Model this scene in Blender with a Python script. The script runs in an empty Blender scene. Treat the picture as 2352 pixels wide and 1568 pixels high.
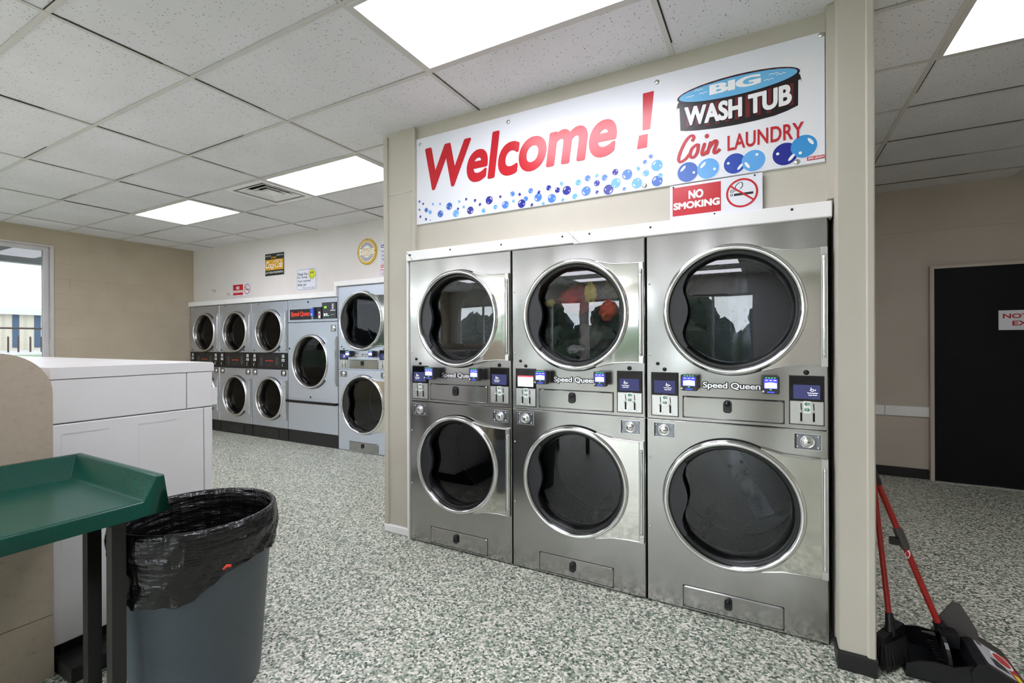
import bpy, math, random
from math import sin, cos, pi, sqrt, radians, atan2
from mathutils import Matrix, Vector

random.seed(7)
S = bpy.context.scene
COL = S.collection

# ---------------------------------------------------------------- camera
T, ROLL, PITCH = 0.4992, -0.0041, -0.0006
F_ = Vector((-sin(T) * cos(PITCH), cos(T) * cos(PITCH), sin(PITCH)))
R_ = Vector((cos(T), sin(T), 0)); U_ = R_.cross(F_)
R2 = cos(ROLL) * R_ + sin(ROLL) * U_; U2 = -sin(ROLL) * R_ + cos(ROLL) * U_
cd = bpy.data.cameras.new('camera'); cam = bpy.data.objects.new('camera', cd); COL.objects.link(cam)
cd.sensor_width = 36.0; cd.lens = 1083.13 * 36 / 2352; cd.clip_start = 0.05; cd.clip_end = 400
M = Matrix((R2, U2, -F_)).transposed().to_4x4(); M.translation = Vector((2.1673, -2.5032, 1.3565))
cam.matrix_world = M
S.camera = cam

# ---------------------------------------------------------------- world, light level, exposure
LAMP = 8.0            # radiance of the ceiling diffusers
SKY = 8.0
w = bpy.data.worlds.new('overcast_sky'); S.world = w; w.use_nodes = True
bg = w.node_tree.nodes['Background']; bg.inputs[0].default_value = (0.90, 0.95, 1.0, 1); bg.inputs[1].default_value = SKY
S.view_settings.view_transform = 'Standard'; S.view_settings.look = 'None'
S.view_settings.gamma = 1.0; S.view_settings.use_curve_mapping = False
S.view_settings.exposure = 0.8
S.cycles.max_bounces = 10; S.cycles.transparent_max_bounces = 12; S.cycles.glossy_bounces = 5
S.cycles.sample_clamp_indirect = 6.0
S.cycles.use_denoising = True

# ---------------------------------------------------------------- materials
def lin(c):
    if isinstance(c, str):
        c = tuple(int(c[i:i + 2], 16) / 255 for i in (0, 2, 4))
    return tuple(x / 12.92 if x <= 0.04045 else ((x + 0.055) / 1.055) ** 2.4 for x in c) + (1,)

class N:
    """tiny node-graph helper"""
    def __init__(self, name):
        self.m = bpy.data.materials.new(name); self.m.use_nodes = True
        self.t = self.m.node_tree; self.b = self.t.nodes['Principled BSDF']; self.out = self.t.nodes['Material Output']
    def n(self, typ, **kw):
        x = self.t.nodes.new(typ)
        for k, v in kw.items():
            if k in x.inputs: x.inputs[k].default_value = v
            else: setattr(x, k, v)
        return x
    def l(self, a, b): self.t.links.new(a, b)
    def math(self, op, a, b=None, c=None):
        x = self.t.nodes.new('ShaderNodeMath'); x.operation = op
        for i, v in enumerate((a, b, c)):
            if v is None: continue
            if isinstance(v, (int, float)): x.inputs[i].default_value = v
            else: self.l(v, x.inputs[i])
        return x.outputs[0]
    def mix(self, fac, a, b):
        x = self.t.nodes.new('ShaderNodeMix'); x.data_type = 'RGBA'
        for s, v in ((x.inputs[0], fac), (x.inputs[6], a), (x.inputs[7], b)):
            if isinstance(v, (int, float)): s.default_value = v
            elif isinstance(v, tuple): s.default_value = v
            else: self.l(v, s)
        return x.outputs[2]
    def ramp(self, fac, stops, interp='LINEAR'):
        x = self.t.nodes.new('ShaderNodeValToRGB'); r = x.color_ramp; r.interpolation = interp
        while len(r.elements) < len(stops): r.elements.new(0.5)
        for e, (p, c) in zip(r.elements, stops): e.position = p; e.color = c
        self.l(fac, x.inputs[0]); return x.outputs[0]
    def obj(self):
        return self.t.nodes.new('ShaderNodeTexCoord').outputs['Object']
    def noise(self, vec, scale, detail=2, rough=0.5):
        x = self.n('ShaderNodeTexNoise'); x.inputs['Scale'].default_value = scale
        x.inputs['Detail'].default_value = detail; x.inputs['Roughness'].default_value = rough
        if vec is not None: self.l(vec, x.inputs['Vector'])
        return x.outputs['Fac']
    def scale(self, vec, s):
        x = self.n('ShaderNodeMapping'); x.inputs['Scale'].default_value = s; self.l(vec, x.inputs['Vector']); return x.outputs[0]
    def bump(self, h, strength, dist):
        x = self.n('ShaderNodeBump'); x.inputs['Strength'].default_value = strength; x.inputs['Distance'].default_value = dist
        self.l(h, x.inputs['Height']); self.l(x.outputs[0], self.b.inputs['Normal']); return x.outputs[0]

def plain(name, c, rough=0.5, metal=0.0, spec=0.5, coat=0.0, vary=0.0, vscale=6):
    g = N(name); g.b.inputs['Base Color'].default_value = lin(c); g.b.inputs['Roughness'].default_value = rough
    g.b.inputs['Metallic'].default_value = metal; g.b.inputs['Specular IOR Level'].default_value = spec
    g.b.inputs['Coat Weight'].default_value = coat
    if vary:
        f = g.noise(g.obj(), vscale, 4)
        c2 = lin(c); d = tuple(x * (1 - vary) for x in c2[:3]) + (1,); e = tuple(min(1, x * (1 + vary)) for x in c2[:3]) + (1,)
        g.l(g.ramp(f, [(0.3, d), (0.7, e)]), g.b.inputs['Base Color'])
    return g.m
def emit(name, c, s):
    g = N(name); e = g.n('ShaderNodeEmission'); e.inputs[0].default_value = lin(c); e.inputs[1].default_value = s
    g.l(e.outputs[0], g.out.inputs[0]); return g.m

def m_steel(name, c, rough, wave, wscale=2.2, brush=True):
    g = N(name); g.b.inputs['Base Color'].default_value = lin(c); g.b.inputs['Metallic'].default_value = 1
    o = g.obj()
    if brush:
        f = g.noise(g.scale(o, (3, 3, 420)), 3, 2)
        k = g.n('ShaderNodeMapRange'); g.l(f, k.inputs[0])
        k.inputs[3].default_value = rough - 0.015; k.inputs[4].default_value = rough + 0.02
        g.l(k.outputs[0], g.b.inputs['Roughness'])
    else: g.b.inputs['Roughness'].default_value = rough
    if wave:
        h = g.noise(g.scale(o, (1.0, 1.0, 0.5)), wscale, 1.0, 0.4); g.bump(h, wave, 0.05)
    return g.m

def m_floor():
    g = N('flake_epoxy_floor'); o = g.obj()
    v = g.n('ShaderNodeTexVoronoi'); v.inputs['Scale'].default_value = 105; g.l(o, v.inputs['Vector'])
    sx = g.n('ShaderNodeSeparateColor'); g.l(v.outputs['Color'], sx.inputs[0])
    c = g.ramp(sx.outputs[0], [(0.0, lin('3f4a40')), (0.08, lin('647466')), (0.24, lin('919c8b')), (0.44, lin('b5b8a8')), (0.64, lin('d3d2c3')), (0.82, lin('efece0'))], 'CONSTANT')
    big = g.noise(o, 1.3, 3)
    c2 = g.mix(g.math('MULTIPLY', g.ramp(big, [(0.35, (0, 0, 0, 1)), (0.7, (1, 1, 1, 1))]), 0.12), c, lin('6f7466'))
    g.l(c2, g.b.inputs['Base Color']); g.b.inputs['Roughness'].default_value = 0.42
    g.bump(v.outputs['Distance'], 0.12, 0.002)
    return g.m

def m_tile():
    g = N('fissured_ceiling_tile'); o = g.obj()
    wv = g.n('ShaderNodeTexNoise'); wv.inputs['Scale'].default_value = 40; g.l(o, wv.inputs['Vector'])
    add = g.n('ShaderNodeMix'); add.data_type = 'VECTOR'; add.inputs[0].default_value = 0.006
    g.l(o, add.inputs[4]); g.l(wv.outputs['Color'], add.inputs[5])
    v = g.n('ShaderNodeTexVoronoi'); v.inputs['Scale'].default_value = 95; g.l(g.scale(add.outputs[1], (1, 0.6, 1)), v.inputs['Vector'])
    sx = g.n('ShaderNodeSeparateColor'); g.l(v.outputs['Color'], sx.inputs[0])
    thr = g.math('MULTIPLY', g.math('SUBTRACT', sx.outputs[0], 0.22), 0.33)
    pit = g.math('LESS_THAN', v.outputs['Distance'], thr)
    f = g.noise(o, 2.0, 3)
    base = g.ramp(f, [(0.3, lin('dfdedf')), (0.7, lin('e8e7e9'))])
    g.l(g.mix(g.math('MULTIPLY', pit, 0.8), base, lin('57534d')), g.b.inputs['Base Color'])
    g.b.inputs['Roughness'].default_value = 0.9; g.b.inputs['Specular IOR Level'].default_value = 0.2
    g.bump(g.noise(o, 260, 2), 0.35, 0.002)
    return g.m

def m_block():
    g = N('painted_block_wall'); o = g.obj()
    s = g.n('ShaderNodeSeparateXYZ'); g.l(o, s.inputs[0]); cmb = g.n('ShaderNodeCombineXYZ')
    g.l(s.outputs[1], cmb.inputs[0]); g.l(g.math('ADD', s.outputs[2], -0.002), cmb.inputs[1])
    b = g.n('ShaderNodeTexBrick'); g.l(cmb.outputs[0], b.inputs['Vector'])
    b.inputs['Scale'].default_value = 1; b.inputs['Brick Width'].default_value = 0.405; b.inputs['Row Height'].default_value = 0.2
    b.inputs['Mortar Size'].default_value = 0.004; b.inputs['Mortar Smooth'].default_value = 0.6; b.inputs['Bias'].default_value = 0
    f = g.noise(o, 3, 4)
    base = g.ramp(f, [(0.3, lin('b5a892')), (0.7, lin('beb29c'))])
    gate = g.math('MULTIPLY', b.outputs['Fac'], g.ramp(g.noise(o, 2.1, 2), [(0.4, (0.03,) * 3 + (1,)), (0.7, (0.38,) * 3 + (1,))]))
    g.l(g.mix(gate, base, lin('8d826f')), g.b.inputs['Base Color']); g.b.inputs['Roughness'].default_value = 0.75
    h = g.math('ADD', g.math('MULTIPLY', b.outputs['Fac'], -0.4), g.math('MULTIPLY', g.noise(o, 60, 3), 0.25))
    g.bump(h, 0.35, 0.006)
    return g.m

def m_paint(name, c, c2, sc=60):
    g = N(name); o = g.obj(); f = g.noise(o, 2.5, 4)
    g.l(g.ramp(f, [(0.3, lin(c)), (0.7, lin(c2))]), g.b.inputs['Base Color']); g.b.inputs['Roughness'].default_value = 0.6
    g.bump(g.noise(o, sc, 3), 0.15, 0.003); return g.m

def m_perf():
    g = N('perforated_drum_steel'); uv = g.t.nodes.new('ShaderNodeTexCoord').outputs['UV']
    s = g.n('ShaderNodeSeparateXYZ'); g.l(uv, s.inputs[0]); P = 0.0155
    def lat(off):
        a = g.math('SUBTRACT', g.math('FRACT', g.math('ADD', g.math('DIVIDE', s.outputs[0], P), off)), 0.5)
        b = g.math('MULTIPLY', g.math('SUBTRACT', g.math('FRACT', g.math('ADD', g.math('DIVIDE', s.outputs[1], P * 1.732), off)), 0.5), 1.732)
        return g.math('ADD', g.math('MULTIPLY', a, a), g.math('MULTIPLY', b, b))
    d = g.math('MINIMUM', lat(0.0), lat(0.5)); hole = g.math('LESS_THAN', d, 0.085)
    g.l(g.mix(hole, lin('5b5e66'), lin('020203')), g.b.inputs['Base Color'])
    g.l(g.math('SUBTRACT', 1.0, hole), g.b.inputs['Metallic']); g.b.inputs['Roughness'].default_value = 0.33
    return g.m

def m_glass(name, tint, refl, bias):
    g = N(name); tr = g.n('ShaderNodeBsdfTransparent'); tr.inputs[0].default_value = tint
    gl = g.n('ShaderNodeBsdfGlossy'); gl.inputs['Roughness'].default_value = 0.0; gl.inputs[0].default_value = (1, 1, 1, 1)
    lw = g.n('ShaderNodeLayerWeight'); lw.inputs[0].default_value = 0.5
    f = g.math('MULTIPLY', g.math('ADD', g.math('MULTIPLY', g.math('POWER', lw.outputs['Facing'], 5.0), 1.0 - bias), bias), refl)
    mx = g.n('ShaderNodeMixShader'); g.l(f, mx.inputs[0]); g.l(tr.outputs[0], mx.inputs[1]); g.l(gl.outputs[0], mx.inputs[2])
    g.l(mx.outputs[0], g.out.inputs[0]); return g.m

def m_bag():
    g = N('black_bin_liner'); g.b.inputs['Base Color'].default_value = lin('101011'); g.b.inputs['Roughness'].default_value = 0.24
    o = g.obj(); h = g.math('ADD', g.noise(g.scale(o, (22, 22, 4)), 1.2, 2, 0.4), g.math('MULTIPLY', g.noise(g.scale(o, (4, 4, 20)), 1.6, 3, 0.5), 1.2)); g.bump(h, 0.75, 0.018); return g.m
def m_stone():
    g = N('speckled_beige_laminate'); o = g.obj(); f = g.noise(g.scale(o, (16, 16, 22)), 1.6, 7, 0.75)
    g.l(g.ramp(f, [(0.30, lin('8a7a68')), (0.38, lin('b3a592')), (0.6, lin('b9ac9a')), (0.78, lin('c3b8a7'))]), g.b.inputs['Base Color'])
    g.b.inputs['Roughness'].default_value = 0.45; return g.m
def m_green():
    g = N('green_fibreglass'); o = g.obj()
    g.l(g.ramp(g.noise(o, 300, 2), [(0.2, lin('083a2f')), (0.65, lin('0d483b'))]), g.b.inputs['Base Color'])
    g.b.inputs['Roughness'].default_value = 0.26; g.b.inputs['Specular IOR Level'].default_value = 0.35; g.bump(g.noise(o, 120, 2), 0.02, 0.001); return g.m
def m_leaf():
    g = N('tree_foliage'); o = g.obj()
    g.l(g.ramp(g.noise(o, 3, 5), [(0.35, lin('0f1a12')), (0.65, lin('283a28'))]), g.b.inputs['Base Color'])
    g.b.inputs['Roughness'].default_value = 0.8; return g.m
def m_grass():
    g = N('grass_lawn'); o = g.obj()
    g.l(g.ramp(g.noise(o, 2, 5), [(0.3, lin('7f9a76')), (0.7, lin('a3b899'))]), g.b.inputs['Base Color']); g.b.inputs['Roughness'].default_value = 0.9; return g.m
def m_ribs(name, c, c2, axis, period):
    g = N(name); s = g.n('ShaderNodeSeparateXYZ'); g.l(g.obj(), s.inputs[0])
    f = g.math('FRACT', g.math('DIVIDE', s.outputs[axis], period))
    g.l(g.mix(g.math('LESS_THAN', f, 0.18), lin(c), lin(c2)), g.b.inputs['Base Color']); g.b.inputs['Roughness'].default_value = 0.6; return g.m
def m_cloth(name, a, b):
    g = N(name); g.l(g.ramp(g.noise(g.obj(), 9, 3), [(0.4, lin(a)), (0.6, lin(b))]), g.b.inputs['Base Color']); g.b.inputs['Roughness'].default_value = 0.85; return g.m

MT = dict(
    steel=m_steel('brushed_stainless', 'aeacaa', 0.19, 0.8), steelb=m_steel('brushed_stainless_old', 'd3d9e6', 0.4, 0.2),
    steelp=m_steel('plate_stainless', 'd6d5d3', 0.3, 0.0), mirror=m_steel('polished_stainless', 'd8d6d0', 0.07, 0.22, 3.5, False),
    chrome=m_steel('polished_chrome', 'e2e2e2', 0.12, 0, 1, False), drum=m_perf(), drump=m_steel('drum_plate_steel', '85888f', 0.25, 0.5, 9, False),
    floor=m_floor(), tile=m_tile(), bar=plain('ceiling_bar_paint', 'cfccc6', 0.55), gap_shade=plain('ceiling_gap_shade', '2b2824', 0.9),
    block=m_block(), wall=m_paint('greige_wall_paint', 'dbd7d2', 'e1ddd8'), cream=m_paint('cream_wall_paint', 'bdb7a9', 'c3beb0'),
    dim=m_paint('tan_corridor_paint', 'beb3a6', 'c6bbae'), trim=plain('white_trim_paint', 'f4f3f1', 0.4, vary=0.02),
    frame=plain('painted_window_frame', 'c9c6c8', 0.4, vary=0.05), blackb=plain('black_rubber_base', '161616', 0.45), black=plain('black_plastic', '111113', 0.35),
    gloss=plain('black_gloss_panel', '08080b', 0.12), gasket=plain('black_rubber_gasket', '0b0b0c', 0.3), grip=plain('dark_grey_grip', '242528', 0.4),
    grey=plain('charcoal_plastic', '2d2e31', 0.4), dark=plain('dark_gap', '060606', 0.9), door=plain('black_door_paint', '0b0b0e', 0.55, spec=0.2, vary=0.2),
    white=plain('white_enamel', 'e8e7e6', 0.3, vary=0.03, vscale=3), signw=plain('sign_white_vinyl', 'e6e8ee', 0.22), signp=plain('sign_white_patch', 'e9e9ec', 0.25),
    red=plain('sign_red', 'c41f2b', 0.25), redl=plain('logo_red', 'c0282f', 0.3), tubd=plain('tub_black', '1d1415', 0.3), tubr=plain('tub_maroon', '6d1f22', 0.3),
    bD=plain('bubble_navy', '252d92', 0.25), bM=plain('bubble_blue', '2f62b8', 0.25), bP=plain('bubble_periwinkle', '4d7fd4', 0.25), bL=plain('bubble_sky', '62a9e6', 0.25),
    bN=plain('bubble_royal', '2b4db0', 0.25), bK=plain('bubble_azure', '3f95d6', 0.25), water=plain('tub_water_blue', '6cb6e2', 0.3),
    pw=plain('print_white', 'f2f2f2', 0.3), pk=plain('print_black', '151515', 0.35), navy=plain('print_navy', '1f2160', 0.4), gold=plain('sign_gold', 'd5b13c', 0.35, vary=0.1),
    yell=plain('sign_yellow', 'd9a41f', 0.35), dgreen=plain('sign_dark_green', '1d2b26', 0.35), smile=plain('smiley_yellow', 'd8e02c', 0.4), tan=plain('print_pale_gold', 'd8c79a', 0.4), green=plain('arrow_green', '167a45', 0.5),
    blue=plain('card_blue', '3f5fc0', 0.35), orange=plain('print_orange_red', 'e2452c', 0.35),
    scr=emit('screen_dim_blue', '3d4064', 0.9), scrw=emit('screen_white', 'eaf0ff', 1.3), scrb=emit('screen_blue_white', 'a9b4ff', 1.4), scrv=emit('screen_violet', '4a49c8', 1.2),
    scrr=emit('screen_red', 'e0505c', 1.0), scrt=emit('screen_text', 'ffffff', 1.2), ledg=emit('led_green', '4fe08a', 1.4), ledb=emit('led_blue', '3a3cff', 2.2), lcd=emit('lcd_green', '7ddc3c', 1.2),
    lamp=emit('lamp_diffuser', 'f3f2fd', LAMP), glass=m_glass('tinted_door_glass', (0.49, 0.51, 0.54, 1), 1.0, 0.048), glasso=m_glass('smoked_door_glass', (0.16, 0.15, 0.14, 1), 0.5, 0.04), bezel=m_steel('smoky_bezel_steel', '8d8b88', 0.22, 0, 1, False), badge=m_steel('badge_silver', 'f0eef2', 0.35, 0, 1, False), panet=m_glass('tinted_pane_glass', (0.34, 0.345, 0.35, 1), 0.7, 0.04), pane=m_glass('window_pane_glass', (0.95, 0.97, 0.97, 1), 1.0, 0.05),
    bag=m_bag(), stone=m_stone(), tgreen=m_green(), can=plain('grey_bin_plastic', '4d565f', 0.45, vary=0.1), leg=plain('dark_leg_metal', '141312', 0.35),
    hred=plain('red_handle_enamel', 'a0201c', 0.3), bristle=plain('black_bristles', '0a0a0a', 0.7), pan=plain('black_pan_plastic', '0e0f12', 0.33), plate=plain('grey_pan_plate', '4a4543', 0.45),
    lab=plain('label_silver', 'b6b6ba', 0.4), leaf=m_leaf(), bark=plain('tree_bark', '4a3b2e', 0.9), grass=m_grass(), conc=plain('outdoor_concrete', 'd2d0cc', 0.9, vary=0.06), shed=m_ribs('ribbed_shed_wall', 'e8e2cf', 'd8d2bf', 1, 0.9), shedd=m_ribs('blue_roller_door', '58708a', '485f78', 2, 0.11), shedr=plain('shed_roof_white', 'eceef0', 0.5),
    post=plain('rusty_post', '5a4a48', 0.7), soffit=plain('canopy_soffit', 'e6e4e2', 0.6, vary=0.05), beam=plain('canopy_beam', 'a4adb6', 0.5),
    c_red=m_cloth('red_fabric', 'e02a26', 'a8162a'), c_or=m_cloth('orange_fabric', 'ff5a22', 'e23c1a'), c_yel=m_cloth('yellow_fabric', 'f2dc6a', 'cdb23c'), c_blu=m_cloth('blue_fabric', '22308a', '3a52b0'), c_gry=m_cloth('grey_fabric', '8c867c', 'a8a196'), c_wht=m_cloth('white_fabric', 'c9c7bf', 'a8a69f'), c_olv=m_cloth('olive_fabric', '98922f', 'b5aa42'),
    vend=plain('red_cabinet_paint', '8d1d20', 0.35),
)

# ---------------------------------------------------------------- mesh builder
TEXTS = {}
def text_geo(s, offset, shear, bold_x=1.0, spacing=1.0):
    key = (s, offset, shear, spacing)
    if key not in TEXTS:
        c = bpy.data.curves.new('t', 'FONT'); c.body = s; c.offset = offset; c.shear = shear; c.space_character = spacing
        c.resolution_u = 7; c.fill_mode = 'FRONT'
        o = bpy.data.objects.new('t', c)
        me = bpy.data.meshes.new_from_object(o)
        TEXTS[key] = ([v.co.copy() for v in me.vertices], [tuple(p.vertices) for p in me.polygons])
        bpy.data.objects.remove(o); bpy.data.meshes.remove(me); bpy.data.curves.remove(c)
    return TEXTS[key]

class MB:
    def __init__(self): self.v = []; self.f = []; self.mi = []; self.sm = []; self.uv = {}; self.mats = []
    def mid(self, m):
        m = MT[m] if isinstance(m, str) else m
        if m not in self.mats: self.mats.append(m)
        return self.mats.index(m)
    def add(self, vs, fs, m, smooth=False, uvs=None):
        o = len(self.v); k = self.mid(m); self.v += [tuple(x) for x in vs]
        for i, f in enumerate(fs):
            if uvs: self.uv[len(self.f)] = uvs[i]
            self.f.append(tuple(a + o for a in f)); self.mi.append(k); self.sm.append(smooth)
        return self
    def box(self, x0, x1, y0, y1, z0, z1, m):
        v = [(x, y, z) for z in (z0, z1) for y in (y0, y1) for x in (x0, x1)]
        return self.add(v, [(0, 2, 3, 1), (4, 5, 7, 6), (0, 1, 5, 4), (2, 6, 7, 3), (0, 4, 6, 2), (1, 3, 7, 5)], m)
    def cbox(self, x0, x1, y0, y1, z0, z1, m, c=0.003):
        """box whose front (low y) face has a chamfered rim"""
        v = [(x0, y1, z0), (x1, y1, z0), (x1, y1, z1), (x0, y1, z1), (x0, y0 + c, z0), (x1, y0 + c, z0), (x1, y0 + c, z1), (x0, y0 + c, z1),
             (x0 + c, y0, z0 + c), (x1 - c, y0, z0 + c), (x1 - c, y0, z1 - c), (x0 + c, y0, z1 - c)]
        f = [(0, 3, 2, 1), (8, 9, 10, 11)]
        for i in range(4):
            j = (i + 1) % 4; f += [(i, j, j + 4, i + 4), (i + 4, j + 4, j + 8, i + 8)]
        return self.add(v, f, m)
    def rbox(self, x0, x1, y0, y1, z0, z1, m, r=0.01, n=4):
        """box with rounded vertical-face outline (x-z corners) and chamfered front"""
        def out(k, yy):
            P = []
            for (cx, cz, a0) in ((x1 - r, z1 - r, 0), (x0 + r, z1 - r, 90), (x0 + r, z0 + r, 180), (x1 - r, z0 + r, 270)):
                for i in range(n + 1):
                    a = radians(a0 + 90 * i / n); P.append((cx + (r - k) * cos(a), yy, cz + (r - k) * sin(a)))
            return P
        c = min(r * 0.5, 0.004); A = out(0, y1); B = out(0, y0 + c); D = out(c, y0); q = len(A)
        f = [tuple(range(2 * q, 3 * q))[::-1], tuple(range(q))]
        for i in range(q):
            j = (i + 1) % q; f += [(i, i + q, j + q, j), (i + q, i + 2 * q, j + 2 * q, j + q)]
        return self.add(A + B + D, f, m)
    def prism(self, pts, axis, a, b, m, smooth=False):
        """polygon pts (2-d) extruded along axis from a to b"""
        def P(p, t): return {'x': (t, p[0], p[1]), 'y': (p[0], t, p[1]), 'z': (p[0], p[1], t)}[axis]
        n = len(pts); v = [P(p, a) for p in pts] + [P(p, b) for p in pts]
        self.add(v, [tuple(range(n)), tuple(range(2 * n - 1, n - 1, -1))], m)
        return self.add(v, [(i, i + n, (i + 1) % n + n, (i + 1) % n) for i in range(n)], m, smooth)
    def flat(self, pts, y, m):
        return self.add([(p[0], y, p[1]) for p in pts], [tuple(range(len(pts)))], m)
    def ell(self, cx, cz, rx, rz, y, m, n=40, rot=0.0):
        c, s = cos(rot), sin(rot)
        P = [(cx + rx * cos(2 * pi * i / n) * c - rz * sin(2 * pi * i / n) * s, cz + rx * cos(2 * pi * i / n) * s + rz * sin(2 * pi * i / n) * c) for i in range(n)]
        return self.flat(P, y, m)
    def ring(self, cx, cz, r0, r1, y, m, n=64, a0=0, a1=360, rx=1.0):
        v = []; cl = abs(a1 - a0) >= 360; k = n if cl else n + 1
        for i in range(k):
            a = radians(a0 + (a1 - a0) * i / n); v += [(cx + rx * r0 * cos(a), y, cz + r0 * sin(a)), (cx + rx * r1 * cos(a), y, cz + r1 * sin(a))]
        f = [(2 * i, 2 * ((i + 1) % k), 2 * ((i + 1) % k) + 1, 2 * i + 1) for i in range(n)]
        return self.add(v, f, m)
    def lathe(self, cx, cz, prof, m, n=64, axis='y', cy=0.0, uv=False, smooth=True, ph=0.0):
        """profile (r, t) turned about an axis; axis 'y': t is y; axis 'z': centre (cx,cz as x,y), t is z"""
        v = []; q = len(prof)
        for i in range(n):
            a = 2 * pi * i / n + ph
            for r, t in prof:
                v.append((cx + r * cos(a), t, cz + r * sin(a)) if axis == 'y' else (cx + r * cos(a), cz + r * sin(a), t))
        f = []; uvs = []; L = [0]
        for j in range(1, q): L.append(L[-1] + math.dist(prof[j], prof[j - 1]))
        rm = max(p[0] for p in prof)
        for i in range(n):
            k = (i + 1) % n
            for j in range(q - 1):
                f.append((i * q + j, i * q + j + 1, k * q + j + 1, k * q + j))
                u0, u1 = 2 * pi * rm * i / n, 2 * pi * rm * (i + 1) / n
                uvs.append(((u0, L[j]), (u0, L[j + 1]), (u1, L[j + 1]), (u1, L[j])))
        return self.add(v, f, m, smooth, uvs if uv else None)
    def tube(self, pts, r, m, n=10, cap=True):
        pts = [Vector(p) for p in pts]; rs = r if isinstance(r, (list, tuple)) else [r] * len(pts); v = []
        for i, p in enumerate(pts):
            d = (pts[min(i + 1, len(pts) - 1)] - pts[max(i - 1, 0)]).normalized()
            up = Vector((0, 0, 1)) if abs(d.z) < 0.9 else Vector((1, 0, 0)); a = d.cross(up).normalized(); b = d.cross(a)
            v += [tuple(p + rs[i] * (cos(2 * pi * k / n) * a + sin(2 * pi * k / n) * b)) for k in range(n)]
        f = [(i * n + k, i * n + (k + 1) % n, (i + 1) * n + (k + 1) % n, (i + 1) * n + k) for i in range(len(pts) - 1) for k in range(n)]
        self.add(v, f, m, True)
        if cap: self.add(v[:n], [tuple(range(n))[::-1]], m); self.add(v[-n:], [tuple(range(n))], m)
        return self
    def ball(self, c, r, m, n=12, sq=(1, 1, 1)):
        prof = []; v = []
        for j in range(n // 2 + 1):
            t = pi * j / (n // 2)
            for i in range(n): a = 2 * pi * i / n; v.append((c[0] + sq[0] * r * sin(t) * cos(a), c[1] + sq[1] * r * sin(t) * sin(a), c[2] + sq[2] * r * cos(t)))
        f = [(j * n + i, (j + 1) * n + i, (j + 1) * n + (i + 1) % n, j * n + (i + 1) % n) for j in range(n // 2) for i in range(n)]
        return self.add(v, f, m, True)
    def text(self, s, x0, x1, z0, z1, y, m, offset=0.0, shear=0.0, spacing=1.0, fn=None):
        """lettering fitted into the box, readable from -y"""
        vs, fs = text_geo(s, offset, shear, 1, spacing)
        ax, bx = min(v.x for v in vs), max(v.x for v in vs); ay, by = min(v.y for v in vs), max(v.y for v in vs)
        P = []
        for v in vs:
            x = x0 + (v.x - ax) / (bx - ax) * (x1 - x0); z = z0 + (v.y - ay) / (by - ay) * (z1 - z0)
            if fn: x, z = fn(x, z)
            P.append((x, y, z))
        return self.add(P, fs, m)
    def outline(self, s, x0, x1, z0, z1, y, m, k, offset=0.0, shear=0.0, spacing=1.0, fn=None):
        for i in range(14):
            dx, dz = k * cos(pi * i / 7), k * sin(pi * i / 7)
            self.text(s, x0 + dx, x1 + dx, z0 + dz, z1 + dz, y - 0.00009 * i, m, offset, shear, spacing, fn)
        return self
    def ribbon(self, pts, wd, y, m, sub=6):
        """flat brush stroke through points (x,z)"""
        P = []; n = len(pts)
        for i in range(n - 1):
            p0, p1, p2, p3 = (Vector(pts[max(i - 1, 0)]), Vector(pts[i]), Vector(pts[i + 1]), Vector(pts[min(i + 2, n - 1)]))
            for k in range(sub):
                t = k / sub; P.append(0.5 * ((2 * p1) + (p2 - p0) * t + (2 * p0 - 5 * p1 + 4 * p2 - p3) * t * t + (3 * p1 - p0 - 3 * p2 + p3) * t ** 3))
        P.append(Vector(pts[-1])); v = []; L = len(P)
        for i, p in enumerate(P):
            d = (P[min(i + 1, L - 1)] - P[max(i - 1, 0)]).normalized(); nn = Vector((-d.y, d.x))
            h = wd / 2 * (0.75 + 0.35 * abs(d.y)) * (0.6 if i in (0, L - 1) else 1)
            a, b = p + nn * h, p - nn * h; yy = y - 0.00001 * i; v += [(a.x, yy, a.y), (b.x, yy, b.y)]
        return self.add(v, [(2 * i, 2 * i + 2, 2 * i + 3, 2 * i + 1) for i in range(L - 1)], m)
    def panel_hole(self, x0, x1, z0, z1, cx, cz, r, y, m, c=0.004, d=0.02, n=96):
        """sheet-metal front with a round hole and turned-in chamfered edges"""
        ang = [2 * pi * i / n for i in range(n)]
        X0, X1, Z0, Z1 = x0 + c, x1 - c, z0 + c, z1 - c
        for (px, pz) in ((X0, Z0), (X1, Z0), (X1, Z1), (X0, Z1)): ang.append(atan2(pz - cz, px - cx) % (2 * pi))
        ang = sorted(set(round(a, 6) for a in ang)); v = []
        for a in ang:
            ca, sa = cos(a), sin(a); t = 1e9
            if ca > 1e-9: t = min(t, (X1 - cx) / ca)
            if ca < -1e-9: t = min(t, (X0 - cx) / ca)
            if sa > 1e-9: t = min(t, (Z1 - cz) / sa)
            if sa < -1e-9: t = min(t, (Z0 - cz) / sa)
            v += [(cx + r * ca, y, cz + r * sa), (cx + t * ca, y, cz + t * sa), (cx + r * ca, y + d, cz + r * sa)]
        k = len(ang); f = []
        for i in range(k):
            j = (i + 1) % k; f += [(3 * i, 3 * j, 3 * j + 1, 3 * i + 1), (3 * i, 3 * i + 2, 3 * j + 2, 3 * j)]
        self.add(v, f, m)
        A = [(X0, y, Z0), (X1, y, Z0), (X1, y, Z1), (X0, y, Z1)]; B = [(x0, y + c, z0), (x1, y + c, z0), (x1, y + c, z1), (x0, y + c, z1)]
        D = [(p[0], y + d, p[2]) for p in B]
        return self.add(A + B + D, [q for i in range(4) for q in ((i, (i + 1) % 4 + 0, (i + 1) % 4 + 4, i + 4), (i + 4, (i + 1) % 4 + 4, (i + 1) % 4 + 8, i + 8))], m)
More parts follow.
